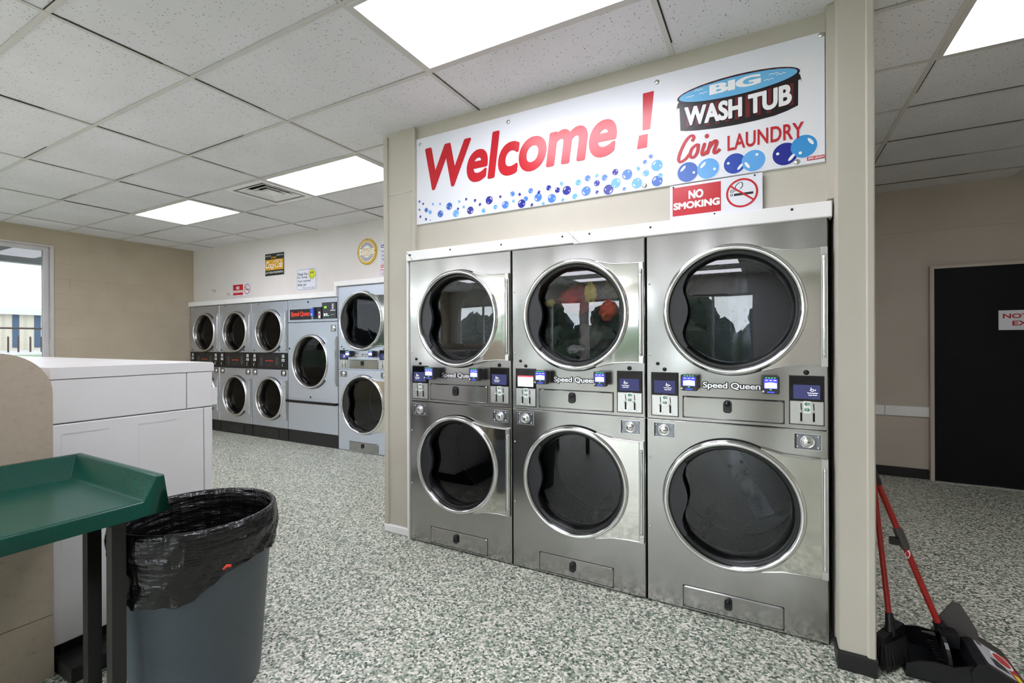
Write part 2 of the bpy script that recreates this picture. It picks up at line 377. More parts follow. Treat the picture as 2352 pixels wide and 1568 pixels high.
    def build(self, name, parent=None):
        me = bpy.data.meshes.new(name); me.from_pydata(self.v, [], self.f)
        for m in self.mats: me.materials.append(m)
        me.polygons.foreach_set('material_index', self.mi); me.polygons.foreach_set('use_smooth', self.sm)
        if self.uv:
            L = me.uv_layers.new(name='UVMap')
            for p in me.polygons:
                u = self.uv.get(p.index)
                if u:
                    for k, li in enumerate(p.loop_indices): L.data[li].uv = u[k]
        me.validate(); me.update()
        o = bpy.data.objects.new(name, me); COL.objects.link(o)
        if parent is not None: o.parent = parent
        return o

def tag(o, label, cat, group=None):
    o['label'] = label; o['category'] = cat
    if group: o['group'] = group
    return o
def thing(name, label, cat, loc=(0, 0, 0), rz=0.0, group=None):
    o = bpy.data.objects.new(name, None); COL.objects.link(o); o.location = loc; o.rotation_euler = (0, 0, rz); o.empty_display_size = 0.1
    return tag(o, label, cat, group)
def struct(o): o['kind'] = 'structure'; return o
def lab(o, label): o['label'] = label; return o

CH = 2.834   # ceiling height
XL, XR, YB, YF, YFRONT = -6.02, 6.2, 1.74, 3.45, -8.6

# ================================================================ SETTING
struct(MB().box(XL - 0.3, XR + 0.2, YFRONT - 0.2, YF + 0.2, -0.1, 0.0, 'floor').build('floor'))

# ceiling: tiles resting in a grid of painted bars, with openings for lights and the vent
GX, GY = -0.668, -1.045
LIGHTS = [(0.532, -1.045), (-1.868, 0.155), (-4.268, 0.155), (2.932, 0.155)] + [(-4.268, y) for y in (-2.245, -3.445, -7.045, -8.245)] + [(-1.868, y) for y in (-2.845, -7.045, -8.245)] + [(0.532, y) for y in (-2.245, -7.045, -8.245)]  # unseen near panels added for fill light; far rows appear mirrored in dryer glass
VENT = (-2.468, 0.155)
c = MB(); xs = [GX + 1.2 * i for i in range(-5, 7)]; ys = [GY + 0.6 * i for i in range(-15, 9)]
rz = random.Random(3)
for x in xs:
    for y in ys:
        if any(abs(x - a) < 0.01 and abs(y - b) < 0.01 for a, b in LIGHTS): continue
        x0, x1, y0, y1 = max(x, XL), min(x + 1.2, XR), max(y, YFRONT), min(y + 0.6, YF)
        if x1 - x0 < 0.01 or y1 - y0 < 0.01: continue
        if abs(x + 1.868 + 1.2 - 0) < 0.01 and False: continue
        if x0 < VENT[0] + 0.3 < x1 and abs(y - VENT[1]) < 0.01: x1 = VENT[0]
        z = [CH + 0.002 + 0.004 * rz.random() for _ in range(4)]
        c.add([(x0, y0, z[0]), (x1, y0, z[1]), (x1, y1, z[2]), (x0, y1, z[3])], [(0, 3, 2, 1)], 'tile')
c.box(XL, XR, YFRONT, YF, CH + 0.15, CH + 0.17, 'gap_shade')
ceil = struct(c.build('ceiling'))
b = MB()
for x in xs: b.box(x - 0.012, x + 0.012, YFRONT, YF, CH - 0.002, CH + 0.0015, 'bar') if XL < x < XR else None
for y in ys: b.box(XL, XR, y - 0.012, y + 0.012, CH - 0.0015, CH + 0.001, 'bar') if YFRONT < y < YF else None
b.build('grid_bars', ceil)
b = MB()  # dark strips painted beside the bars as shadow lines of lifted tile edges
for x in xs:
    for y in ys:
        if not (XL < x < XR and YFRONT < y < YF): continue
        if rz.random() < 0.85: l = 0.25 + 0.35 * rz.random(); b.box(x + 0.0125, x + 0.0125 + 0.0045 * rz.random() + 0.002, y + 0.012, y + min(0.58, l), CH - 0.0012, CH + 0.0005, 'gap_shade')
        if rz.random() < 0.4: l = 0.2 + 0.7 * rz.random(); b.box(x + 0.02, x + l, y - 0.0165, y - 0.0125, CH - 0.0012, CH + 0.0005, 'gap_shade')
b.build('tile_shadow_line', ceil)

# walls
WY0, WY1, WZ0, WZ1 = -4.8, 0.0, 0.80, 2.60     # window in the left wall
m = MB(); t = 0.2
m.box(XL - t, XL, WY1, YF, 0, CH + 0.15, 'block').box(XL - t, XL, YFRONT, -8.2, 0, CH + 0.15, 'block').box(XL - t, XL, -5.1, WY0, 0, CH + 0.15, 'block')
m.box(XL - t, XL, -8.2, -5.1, 0, WZ0, 'block').box(XL - t, XL, -8.2, -5.1, WZ1, CH + 0.15, 'block')
m.box(XL - t, XL, WY0, WY1, 0, WZ0, 'block').box(XL - t, XL, WY0, WY1, WZ1, CH + 0.15, 'block')
struct(m.build('wall_left'))
win = MB()
for (a0, a1, b0, b1) in ((WY0, WY1, WZ1 - 0.05, WZ1), (WY0, WY1, WZ0, WZ0 + 0.05), (WY1 - 0.055, WY1, WZ0 + 0.05, WZ1 - 0.05), (WY0, WY0 + 0.055, WZ0 + 0.05, WZ1 - 0.05), (-1.65, -1.59, WZ0 + 0.05, WZ1 - 0.05), (-3.25, -3.19, WZ0 + 0.05, WZ1 - 0.05)):
    win.box(XL - 0.09, XL - 0.03, a0, a1, b0, b1, 'frame')
win = struct(win.build('window_1'))
MB().box(XL - 0.062, XL - 0.058, WY0 + 0.05, WY1 - 0.05, WZ0 + 0.05, WZ1 - 0.05, 'panet').build('window_pane', win)
MB().box(XL, XL + 0.008, WY1 + 0.0, WY1 + 0.035, WZ0, WZ1, 'frame').box(XL, XL + 0.008, WY0, WY1 + 0.035, WZ1, WZ1 + 0.02, 'frame').build('window_casing', win)

struct(MB().box(XL, -2.62, YB, YB + 0.15, 1.93, CH + 0.15, 'wall').box(-2.62, -0.145, YB, YB + 0.15, 2.056, CH + 0.15, 'wall').build('wall_back'))
struct(MB().box(-1.74, -0.146, YB, YB + 0.15, 0, 2.055, 'wall').build('wall_passage'))
struct(MB().box(XL, 2.42, 2.75, 2.9, 0, CH + 0.15, 'wall').build('wall_service'))
m = MB()   # enclosure around the three front dryers
m.box(0.02, 2.42, 0.05, 0.10, 1.93, CH + 0.1, 'cream')
struct(m.build('wall_center'))
struct(MB().box(-0.245, -0.006, 0.04, 0.10, 0, CH + 0.1, 'cream').box(-0.006, 0.02, 0.04, 0.10, 1.93, CH + 0.1, 'cream').box(-0.245, -0.145, 0.10, YB, 0, CH + 0.1, 'cream').build('wall_end'))
m = MB().box(2.42, 2.535, -0.14, YF, 0, CH + 0.1, 'cream')
struct(m.build('wall_partition'))
struct(MB().box(2.535, XR + 0.2, YF, YF + 0.15, 0, CH + 0.15, 'dim').build('wall_far'))
struct(MB().box(XR, XR + 0.2, YFRONT, YF, 0, CH + 0.15, 'dim').build('wall_right'))
m = MB(); FX = [(-5.7, -3.9), (-3.75, -1.95), (-1.8, 0.0), (0.15, 1.95)]; FZ0, FZ1 = 0.7, 2.4
m.box(XL, XR, YFRONT - 0.2, YFRONT, 0, FZ0, 'wall').box(XL, XR, YFRONT - 0.2, YFRONT, FZ1, CH + 0.15, 'wall')
ed = [XL] + [q for p in FX for q in p] + [XR]
for i in range(0, len(ed), 2): m.box(ed[i], ed[i + 1], YFRONT - 0.2, YFRONT, FZ0, FZ1, 'wall')
struct(m.build('wall_front'))
for i, (a, b_) in enumerate(FX):
    f = MB()
    for (p, q, r_, s_) in ((a, b_, FZ0, FZ0 + 0.05), (a, b_, FZ1 - 0.05, FZ1), (a, a + 0.05, FZ0 + 0.05, FZ1 - 0.05), (b_ - 0.05, b_, FZ0 + 0.05, FZ1 - 0.05), ((a + b_) / 2 - 0.025, (a + b_) / 2 + 0.025, FZ0 + 0.05, FZ1 - 0.05)):
        f.box(p, q, YFRONT - 0.12, YFRONT - 0.06, r_, s_, 'frame')
    f = struct(f.build('window_%d' % (i + 2)))
    MB().box(a + 0.04, b_ - 0.04, YFRONT - 0.092, YFRONT - 0.088, FZ0 + 0.04, FZ1 - 0.04, 'pane').build('window_pane', f)

f = MB()  # extra clear window, unseen, added to let more daylight onto the left side
for (a0, a1, b0, b1) in ((-8.2, -5.1, WZ1 - 0.05, WZ1), (-8.2, -5.1, WZ0, WZ0 + 0.05), (-5.155, -5.1, WZ0 + 0.05, WZ1 - 0.05), (-8.2, -8.145, WZ0 + 0.05, WZ1 - 0.05), (-6.68, -6.62, WZ0 + 0.05, WZ1 - 0.05)): f.box(XL - 0.09, XL - 0.03, a0, a1, b0, b1, 'frame')
f = struct(f.build('window_6')); MB().box(XL - 0.062, XL - 0.058, -8.15, -5.15, WZ0 + 0.05, WZ1 - 0.05, 'pane').build('window_pane', f)

# trims, bases
struct(MB().box(-0.258, -0.222, 0.028, 0.045, 0, CH - 0.02, 'cream').build('trim_1'))
struct(MB().box(-0.221, -0.01, 0.036, 0.041, 2.398, 2.403, 'frame').build('trim_9'))
struct(MB().box(0.008, 0.036, 0.022, 0.055, 1.98, CH - 0.01, 'cream').build('trim_2'))
struct(MB().cbox(2.512, 2.541, -0.152, -0.13, 0.07, CH, 'cream', 0.005).build('trim_3'))
struct(MB().box(2.395, 2.425, -0.005, 0.055, 1.98, CH, 'cream').build('trim_4'))
struct(MB().cbox(-0.262, -0.005, 0.022, 0.045, 0, 0.055, 'trim', 0.006).build('baseboard_left'))
m = MB().cbox(2.412, 2.546, -0.156, -0.135, 0, 0.075, 'blackb', 0.006).box(2.412, 2.425, -0.145, -0.02, 0, 0.06, 'blackb').box(2.53, 2.545, -0.13, 3.4, 0, 0.072, 'blackb')
struct(m.build('baseboard_right'))
struct(MB().box(2.535, 3.53, 3.435, 3.455, 0, 0.095, 'blackb').build('baseboard_far'))
m = MB().cbox(-0.012, 1.205, -0.018, 0.06, 1.905, 1.972, 'trim', 0.004).cbox(1.2065, 2.412, -0.018, 0.06, 1.898, 1.968, 'trim', 0.004)
m.box(-0.012, -0.001, -0.012, 0.05, 0.0, 1.91, 'trim')
for x in (0.02, 0.028, 0.36, 0.74, 1.14, 1.3, 1.63, 2.26): m.lathe(x, 1.942 + 0.012 * random.random(), [(0.0001, -0.0205), (0.005, -0.0205), (0.006, -0.018)], 'grey', 10)
m.add([(1.17, -0.0185, 1.972), (1.173, -0.0185, 1.972), (1.243, -0.0185, 1.902), (1.24, -0.0185, 1.902)], [(0, 1, 2, 3)], 'grey')
m.add([(-0.012, -0.0185, 1.968), (-0.008, -0.0185, 1.968), (0.05, -0.0185, 1.908), (0.046, -0.0185, 1.908)], [(0, 1, 2, 3)], 'grey')
struct(m.build('trim_5'))
struct(MB().cbox(XL, -2.66, 1.655, 1.75, 1.93, 2.0, 'trim', 0.005).cbox(-2.66, -0.25, 1.65, 1.75, 2.055, 2.12, 'trim', 0.005).cbox(-2.66, -2.622, 1.652, 1.74, 1.93, 2.06, 'trim', 0.004).build('trim_6'))
m = MB().box(2.535, 3.18, 3.432, 3.455, 0.605, 0.70, 'trim').box(3.186, 3.525, 3.432, 3.455, 0.605, 0.70, 'trim'); struct(m.build('trim_7'))
struct(MB().box(2.535, XR, 3.44, 3.455, 2.412, 2.44, 'dim').build('trim_8'))
# corridor door
d = struct(MB().box(3.555, 4.56, 3.40, 3.452, 0.012, 2.03, 'door').build('door_1'))
MB().box(3.525, 3.555, 3.39, 3.455, 0, 2.032, 'dim').box(3.525, 4.60, 3.39, 3.455, 2.032, 2.06, 'dim').box(4.56, 4.60, 3.39, 3.455, 0, 2.032, 'dim').build('door_frame', d)
MB().box(3.56, 4.56, 3.36, 3.45, 0, 0.012, 'steelp').build('threshold', d)

# ================================================================ CEILING FITTINGS
def ceiling_light(x, y, label, group=None):
    t = thing('ceiling_light', label, 'light', (x + 0.6, y + 0.3, CH), 0, group)
    f = MB()
    for (a, b_, c_, d_) in ((-0.588, 0.588, -0.288, -0.266), (-0.588, 0.588, 0.266, 0.288), (-0.588, -0.566, -0.266, 0.266), (0.566, 0.588, -0.266, 0.266)): f.box(a, b_, c_, d_, -0.006, 0.03, 'bar')
    f.box(-0.588, 0.588, -0.288, 0.288, 0.03, 0.09, 'bar').build('frame', t)
    MB().box(-0.566, 0.566, -0.266, 0.266, 0.0, 0.012, 'lamp').build('diffuser', t)
ll = ['large bright ceiling light panel above the welcome sign and dryers', 'bright ceiling light panel touching the square air vent', 'smallest-looking bright ceiling panel above the back row of dryers, left of the vent', 'bright ceiling light panel in the corridor beyond the partition']
for i, (x, y) in enumerate(LIGHTS):
    if i < 4: ceiling_light(x, y, ll[i], 'ceiling light panels')
    else: ceiling_light(x, y, 'ceiling light panel out of view, near ones added for fill light, far ones mirrored in dryer glass', 'reflected ceiling light panels')
t = thing('ceiling_vent', 'square white louvred air vent in the tiled ceiling beside a light panel', 'vent', (VENT[0] + 0.3, VENT[1] + 0.3, CH))
def sq_frame(m, r0, r1, z0, z1, mat):
    v = []
    for (r, z) in ((r0, z0), (r1, z1)): v += [(-r, -r, z), (r, -r, z), (r, r, z), (-r, r, z)]
    m.add(v, [(i, (i + 1) % 4, (i + 1) % 4 + 4, i + 4) for i in range(4)], mat)
m = MB(); sq_frame(m, 0.285, 0.235, -0.006, -0.006, 'trim'); sq_frame(m, 0.285, 0.285, -0.006, 0.03, 'trim'); sq_frame(m, 0.235, 0.235, -0.006, 0.06, 'bar'); m.build('frame', t)
for r in (0.2, 0.14, 0.085):
    m = MB(); sq_frame(m, r, r - 0.05, -0.004, 0.03, 'trim'); sq_frame(m, r + 0.004, r - 0.046, 0.0, 0.034, 'trim'); sq_frame(m, r + 0.004, r, 0.0, -0.004, 'trim'); m.build('louvre', t)
MB().box(-0.06, 0.06, -0.06, 0.06, 0.0, 0.006, 'trim').build('centre_plate', t)
MB().box(-0.285, 0.285, -0.285, 0.285, 0.07, 0.08, 'dark').build('duct_back', t)

# ================================================================ DRYERS
def dryer_door(t, cx, cz, R, xr, ztop, zbot, bolts=False, old=False, strip=0.0, grip=True, laundry=False):
    """polished ring, gasket, glass, hinge plate and bar (door), with the drum behind it"""
    ri = R - 0.030; g = ri - 0.026
    d = MB().lathe(cx, cz, [(R - 0.004, 0.0), (R + 0.004, -0.006), (R + 0.004, -0.010), (R, -0.012)], 'dark', 96)
    d.lathe(cx, cz, [(R, -0.004), (R, -0.026), (R - 0.004, -0.036), (R - 0.012, -0.042), (R - 0.02, -0.042), (R - 0.027, -0.036), (ri, -0.028), (ri, -0.012)], 'chrome' if not old else 'steelp', 96)
    d = d.build('door', t)
    if not old:
        MB().lathe(cx, cz, [(ri + 0.002, -0.014), (ri - 0.006, -0.010), (ri - 0.012, -0.014), (ri - 0.018, -0.006), (g + 0.004, 0.012), (g, 0.03), (g, 0.075)], 'gasket', 96).build('gasket', d)
        MB().lathe(cx, cz, [(g + 0.002, 0.0305), (g * 0.6, 0.0300), (0.0005, 0.0298)], 'glass', 64).build('door_glass', d)
    else:
        MB().lathe(cx, cz, [(ri + 0.002, -0.02), (ri - 0.012, 0.0), (g + 0.012, 0.05), (g + 0.012, 0.1)], 'bezel', 64).build('bezel', d)
        MB().lathe(cx, cz, [(g + 0.013, 0.042), (g * 0.5, 0.0415), (0.0005, 0.041)], 'glasso', 48).build('door_glass', d)
    # hinge plate sweeping from the ring to the hinge side
    k = 0.02; P = []; a0 = 66 if not old else 40
    for i in range(13):
        a = radians(a0 - (2 * a0) * i / 12); P.append((cx + (R - k) * cos(a), cz + (R - k) * sin(a)))
    xe = xr - 0.028
    if not old:
        top = [(xe, ztop), (xe - 0.06, ztop + 0.001), (xe - 0.12, ztop + 0.006), (xe - 0.19, ztop + 0.02)]; bot = [(xe - 0.19, zbot - 0.016), (xe - 0.12, zbot - 0.004), (xe - 0.06, zbot), (xe, zbot)]
        sx = cx + R * cos(radians(a0)); top[-1] = (sx + 0.02, cz + R * sin(radians(a0)) + 0.0); bot[0] = (sx + 0.02, cz - R * sin(radians(a0)))
        top[2] = (sx + 0.55 * (xe - sx) * 0.7, ztop + 0.006); bot[1] = (top[2][0], zbot - 0.006)
        P = P[::-1] + [(sx + 0.004, cz + R * sin(radians(a0)) + 0.003)] + top[::-1][1:] + bot[::-1][:3] + [(sx + 0.004, cz - R * sin(radians(a0)) - 0.003)]
    else: P = P[::-1] + [(xe, ztop), (xe, zbot)]
    h = MB(); h.prism(P, 'y', -0.026, -0.002, 'mirror' if not old else 'steelb')
    if not old:
        h.tube([(p[0], -0.027, p[1]) for p in [(sx + 0.006, cz + R * sin(radians(a0)) + 0.001)] + top[::-1][1:]], 0.003, 'chrome', 6)
        h.tube([(p[0], -0.027, p[1]) for p in [(sx + 0.006, cz - R * sin(radians(a0)) - 0.001)] + bot[1:]], 0.003, 'chrome', 6)
    h.build('hinge_plate', d)
    hb = MB().box(xe + 0.001, xr - 0.002, -0.022, -0.002, zbot - 0.004, ztop + 0.004, 'steelp').tube([(xe + 0.013, -0.024, zbot + 0.035), (xe + 0.013, -0.024, ztop - 0.035)], 0.0085, 'chrome', 12)
    for z in (zbot + 0.05, ztop - 0.05): hb.lathe(xe + 0.013, z, [(0.0002, -0.036), (0.004, -0.035), (0.0055, -0.031)], 'chrome', 10)
    hb.box(xe + 0.003, xr - 0.004, -0.030, -0.002, ztop - 0.03, ztop + 0.003, 'steelp').box(xe + 0.003, xr - 0.004, -0.030, -0.002, zbot - 0.003, zbot + 0.03, 'steelp')
    hb.build('hinge_bar', d)
    if grip and not old:   # dark finger-grip plate on the opening side
        P = []; ra = ri - 0.001
        for i in range(17): a = radians(138 + 84 * i / 16); P.append((cx + ra * cos(a), cz + ra * sin(a)))
        q = R / 0.313
        for (dx, dz) in ((-0.196, -0.176), (-0.214, -0.145), (-0.221, -0.11), (-0.216, -0.08), (-0.203, -0.045), (-0.196, -0.01), (-0.196, 0.02), (-0.204, 0.055), (-0.216, 0.09), (-0.219, 0.115), (-0.212, 0.145), (-0.198, 0.176)): P.append((cx + dx * q, cz + dz * q))
        MB().prism(P, 'y', -0.020, 0.002, 'grip').build('grip_plate', d)
    # drum
    D0, D1, rd = 0.078, 0.70, R * 0.98
    m = MB(); m.lathe(cx, cz, [(g - 0.004, D0), (rd, D0 + 0.004)], 'drump', 64); m.lathe(cx, cz, [(rd, D0 + 0.004), (rd, D1)], 'drum', 64, uv=True)
    m.lathe(cx, cz, [(rd, 0.44), (rd - 0.006, 0.446), (rd - 0.006, 0.456), (rd, 0.462)], 'drump', 64)
    m.lathe(cx, cz, [(rd, D0 + 0.002), (rd, D0 + 0.09)], 'drump', 64) if False else None
    dr = m.build('drum', t)
    n = 48; v = [(cx, D1, cz)] + [(cx + rd * cos(2 * pi * i / n), D1, cz + rd * sin(2 * pi * i / n)) for i in range(n)]
    fs = [(0, i + 1, (i + 1) % n + 1) for i in range(n)]
    m = MB().add(v, fs, 'drum', False, [tuple((v[k][0], v[k][2]) for k in f) for f in fs]); m.build('drum_back', dr)
    if bolts:
        m = MB(); c_, s_ = cos(strip), sin(strip); w_ = 0.055 * R / 0.313
        P = [(-w_, -rd * 0.97), (w_, -rd * 0.97), (w_, rd * 0.97), (-w_, rd * 0.97)]
        m.flat([(cx + p[0] * c_ - p[1] * s_, cz + p[0] * s_ + p[1] * c_) for p in P], D1 - 0.004, 'drump').build('backing_strip', dr)
        for (bx, bz) in ((-0.035, 0.035), (0.035, 0.035), (-0.03, -0.03), (0.035, -0.03)):
            MB().lathe(cx + bx * c_ - bz * s_, cz + bx * s_ + bz * c_, [(0.0002, D1 - 0.012), (0.009, D1 - 0.012), (0.010, D1 - 0.004)], 'grey', 12).build('bolt', dr)
    for i in range(3):
        a = radians(100 + 120 * i + 40 * strip); m = MB(); c_, s_ = cos(a), sin(a)
        P = [(rd, -0.03), (rd - 0.045, 0.0), (rd, 0.03)]
        m.prism([(cx + p[0] * c_ - p[1] * s_, cz + p[0] * s_ + p[1] * c_) for p in P], 'y', 0.14, D1 - 0.002, 'drump').build('baffle', dr)
    return d

def lock(t, x0, x1, z0, z1, darkp=False):
    m = MB().box(x0 - 0.003, x1 + 0.003, -0.0015, 0.0, z0 - 0.003, z1 + 0.003, 'steelp').box(x0, x1, -0.0025, -0.001, z0, z1, 'black' if darkp else 'drump')
    m.box(x0, x0 + 0.008, -0.003, -0.002, z0, z1, 'grey')
    cx, cz, r = (x0 + x1) / 2, (z0 + z1) / 2, min(x1 - x0, z1 - z0) * 0.43
    o = m.build('lock', t)
    k = MB().lathe(cx, cz, [(r, -0.001), (r, -0.005), (r * 0.9, -0.008), (r * 0.8, -0.006), (r * 0.72, -0.004), (r * 0.66, -0.014), (r * 0.5, -0.017), (0.0003, -0.017)], 'chrome', 28)
    k.box(cx - r * 0.06, cx + r * 0.28, -0.0182, -0.016, cz - r * 0.07, cz + r * 0.07, 'dark').build('lock_cylinder', o)
    b = MB()
    for px in (x0 + 0.012, x1 - 0.010):
        for pz in (z0 + 0.010, z1 - 0.010): b.ball((px, -0.005, pz), 0.005, 'chrome', 8)
    b.build('lock_screws', o)

def arrow(m, x, z, w_, h_, left, y, mat):
    d = -1 if left else 1
    P = [(x + d * w_ * 0.5, z), (x + d * w_ * 0.08, z + h_ * 0.5), (x + d * w_ * 0.08, z + h_ * 0.26), (x - d * w_ * 0.5, z + h_ * 0.26), (x - d * w_ * 0.5, z - h_ * 0.26), (x + d * w_ * 0.08, z - h_ * 0.26), (x + d * w_ * 0.08, z - h_ * 0.5)]
    m.flat(P, y, mat)

def coin_panel(t, x0, x1, z0, zm, z1, busy=False, tpos=0.5):
    """touch display above a pair of coin slots"""
    p = MB().box(x0 - 0.004, x1 + 0.004, -0.0012, 0.0, z0 - 0.004, z1 + 0.004, 'grey').cbox(x0, x1, -0.004, 0, z0, zm, 'steelp', 0.0015).build('coin_plate', t)
    w_ = x1 - x0; h = zm - z0; xm = (x0 + x1) / 2 + 0.002
    for dx in (-0.017 * w_ / 0.13, 0.019 * w_ / 0.13):
        X = xm + dx * 1.35
        s = MB().add([(X - 0.001, -0.0045, z0 + 0.062 * h / 0.1), (X + 0.003, -0.0045, z0 + 0.062 * h / 0.1), (X + 0.001, -0.0045, z0 + 0.09 * h / 0.1), (X - 0.003, -0.0045, z0 + 0.09 * h / 0.1)], [(0, 1, 2, 3)], 'dark')
        s.box(X - 0.004, X + 0.004, -0.006, -0.003, z0 + 0.014 * h / 0.1, z0 + 0.05 * h / 0.1, 'dark'); s.ball((X - 0.004, -0.012, z0 + 0.055 * h / 0.1), 0.0058, 'chrome', 12)
        s.box(X - 0.008, X + 0.010, -0.012, -0.003, z0 + 0.009 * h / 0.1, z0 + 0.014 * h / 0.1, 'chrome'); s.build('coin_slot', p)
    k = MB().box(xm - 0.014, xm + 0.014, -0.0055, -0.004, zm - 0.052 * h / 0.1, zm + 0.002, 'pw')
    arrow(k, xm, zm - 0.012 * h / 0.1, 0.023, 0.02 * h / 0.1, True, -0.006, 'green'); arrow(k, xm, zm - 0.037 * h / 0.1, 0.023, 0.02 * h / 0.1, False, -0.006, 'green')
    k.text('25¢', xm - 0.004, xm + 0.011, zm - 0.0155 * h / 0.1, zm - 0.0085 * h / 0.1, -0.0063, 'pw', 0.01); k.text('$1.00', xm - 0.0112, xm + 0.004, zm - 0.0405 * h / 0.1, zm - 0.0335 * h / 0.1, -0.0063, 'pw', 0.01)
    lab(k.build('price_sticker', p), 'white price sticker with green arrows')
    s = MB().cbox(x0, x1, -0.006, 0, zm, z1, 'gloss', 0.001).build('display', t)
    hz = z1 - zm; a0, a1, b0, b1 = x0 + 0.013, x1 - 0.013, zm + 0.010, zm + 0.66 * hz
    k = MB().box(a0, a1, -0.0068, -0.006, b0, b1, 'scrw' if busy else 'scr')
    if busy:
        k.box(a0, a1, -0.0072, -0.0065, b1 - 0.008, b1, 'scrr'); k.ring(a0 + 0.72 * (a1 - a0), (b0 + b1) / 2 - 0.003, 0.018, 0.0215, -0.0074, 'tan', 32)
        k.text('22', a0 + 0.62 * (a1 - a0), a0 + 0.82 * (a1 - a0), (b0 + b1) / 2 - 0.010, (b0 + b1) / 2 + 0.004, -0.0074, 'lab')
    else:
        X = a0 + tpos * (a1 - a0); Z = b0 + 0.42 * (b1 - b0)
        k.text('Touch anywhere', X - 0.020, X + 0.020, Z - 0.003, Z + 0.004, -0.0073, 'scrt', 0.01); k.text('to get started', X - 0.016, X + 0.016, Z - 0.012, Z - 0.005, -0.0073, 'scrt', 0.01)
        k.ribbon([(X - 0.006, Z + 0.026), (X - 0.005, Z + 0.016), (X - 0.009, Z + 0.015), (X - 0.003, Z + 0.009), (X + 0.003, Z + 0.010), (X + 0.003, Z + 0.017), (X - 0.003, Z + 0.018)], 0.0022, -0.0073, 'scrt', 4)
        k.box(X + 0.007, X + 0.013, -0.0075, -0.007, Z + 0.013, Z + 0.0148, 'scrt').box(X + 0.0092, X + 0.0108, -0.0075, -0.007, Z + 0.011, Z + 0.017, 'scrt')
    k.build('screen', s)

def card_reader(t, x0, x1, z0, z1, y0=-0.072, bright=True):
    m = MB(); c_ = (x0 + x1) / 2
    m.rbox(x0, x1, y0, y0 + 0.03, z0, z1, 'grey', 0.006); m.rbox(x0 + 0.004, x1 - 0.003, y0 + 0.03, 0.0, z0 + 0.006, z1 - 0.003, 'grey', 0.01)
    m.box(x0 + 0.001, x1 - 0.001, y0 + 0.03, y0 + 0.033, z0 + 0.002, z1 - 0.002, 'dark')
    o = m.build('card_reader', t); w_ = x1 - x0; h = z1 - z0
    s = MB().box(x0 + 0.12 * w_, x1 - 0.12 * w_, y0 - 0.0006, y0 + 0.001, z0 + 0.30 * h, z0 + 0.86 * h, 'scrv')
    s.prism([(x0 + 0.16 * w_, z0 + 0.33 * h), (x1 - 0.16 * w_, z0 + 0.33 * h), (x1 - 0.16 * w_, z0 + 0.62 * h), (c_, z0 + 0.66 * h), (x0 + 0.16 * w_, z0 + 0.62 * h)], 'y', y0 - 0.001, y0, 'scrw' if bright else 'scrb')
    for i in range(3): s.box(x0 + (0.2 + 0.23 * i) * w_, x0 + (0.33 + 0.24 * i) * w_, y0 - 0.001, y0, z0 + 0.76 * h, z0 + 0.79 * h, 'scrt')
    s.build('reader_screen', o)
    l = MB()
    for i in range(4): l.box(x0 + (0.2 + 0.16 * i) * w_, x0 + (0.29 + 0.16 * i) * w_, y0 - 0.001, y0, z0 + 0.90 * h, z0 + 0.94 * h, 'ledg')
    l.box(c_ - 0.05 * w_, c_ + 0.05 * w_, y0 - 0.001, y0, z0 + 0.22 * h, z0 + 0.27 * h, 'ledg'); l.box(x0 + 0.3 * w_, x1 - 0.3 * w_, y0 - 0.001, y0, z0 + 0.07 * h, z0 + 0.13 * h, 'ledb')
    l.build('reader_lights', o)
    MB().lathe(x0 + 0.08 * w_, z0 + 0.12 * h, [(0.0002, y0 - 0.004), (0.006, y0 - 0.003), (0.006, y0)], 'chrome', 12).build('reader_lock', o)

def drawer(t, x0, x1, z0, z1, kx, kz, ks=1.0, name='lint_drawer'):
    m = MB().box(x0 - 0.003, x1 + 0.003, -0.001, 0.0, z0 - 0.003, z1 + 0.003, 'grey').rbox(x0, x1, -0.006, 0, z0, z1, 'steel', 0.012)
    o = m.build(name, t)
    k = MB(); P = []
    for i in range(13): a = pi * i / 12; P.append((kx + 0.019 * ks * cos(a), kz + 0.012 * ks + 0.019 * ks * sin(a)))
    P += [(kx - 0.019 * ks, kz - 0.022 * ks), (kx - 0.010 * ks, kz - 0.03 * ks), (kx + 0.010 * ks, kz - 0.03 * ks), (kx + 0.019 * ks, kz - 0.022 * ks)]
    k.prism(P, 'y', -0.016, -0.006, 'black'); k.lathe(kx, kz + 0.012 * ks, [(0.0002, -0.019), (0.012 * ks, -0.0185), (0.013 * ks, -0.016)], 'gloss', 20)
    k.box(kx - 0.014 * ks, kx + 0.014 * ks, -0.0175, -0.016, kz - 0.024 * ks, kz - 0.017 * ks, 'grey'); k.build('drawer_latch', o)

def badge(t, x0, x1, z0, z1, fill='chrome', y=-0.003):
    m = MB(); k = 0.0042 * (x1 - x0) / 0.25
    m.outline('Speed Queen', x0, x1, z0, z1, y + 0.001, 'pk', k, 0.028, 0, 0.98)
    m.text('Speed Queen', x0, x1, z0, z1, y - 0.0012, fill, 0.02, 0, 0.98)
    m.build('name_badge', t)

def screws(t, pts):
    for x, z in pts: MB().ball((x, -0.001, z), 0.006, 'chrome', 8, (1, 0.7, 1)).build('panel_screw', t)
def plugs(t, pts):
    for x, z, r in pts: MB().lathe(x, z, [(0.0002, -0.004), (r, -0.003), (r, 0.0)], 'black', 20).build('hole_plug', t)

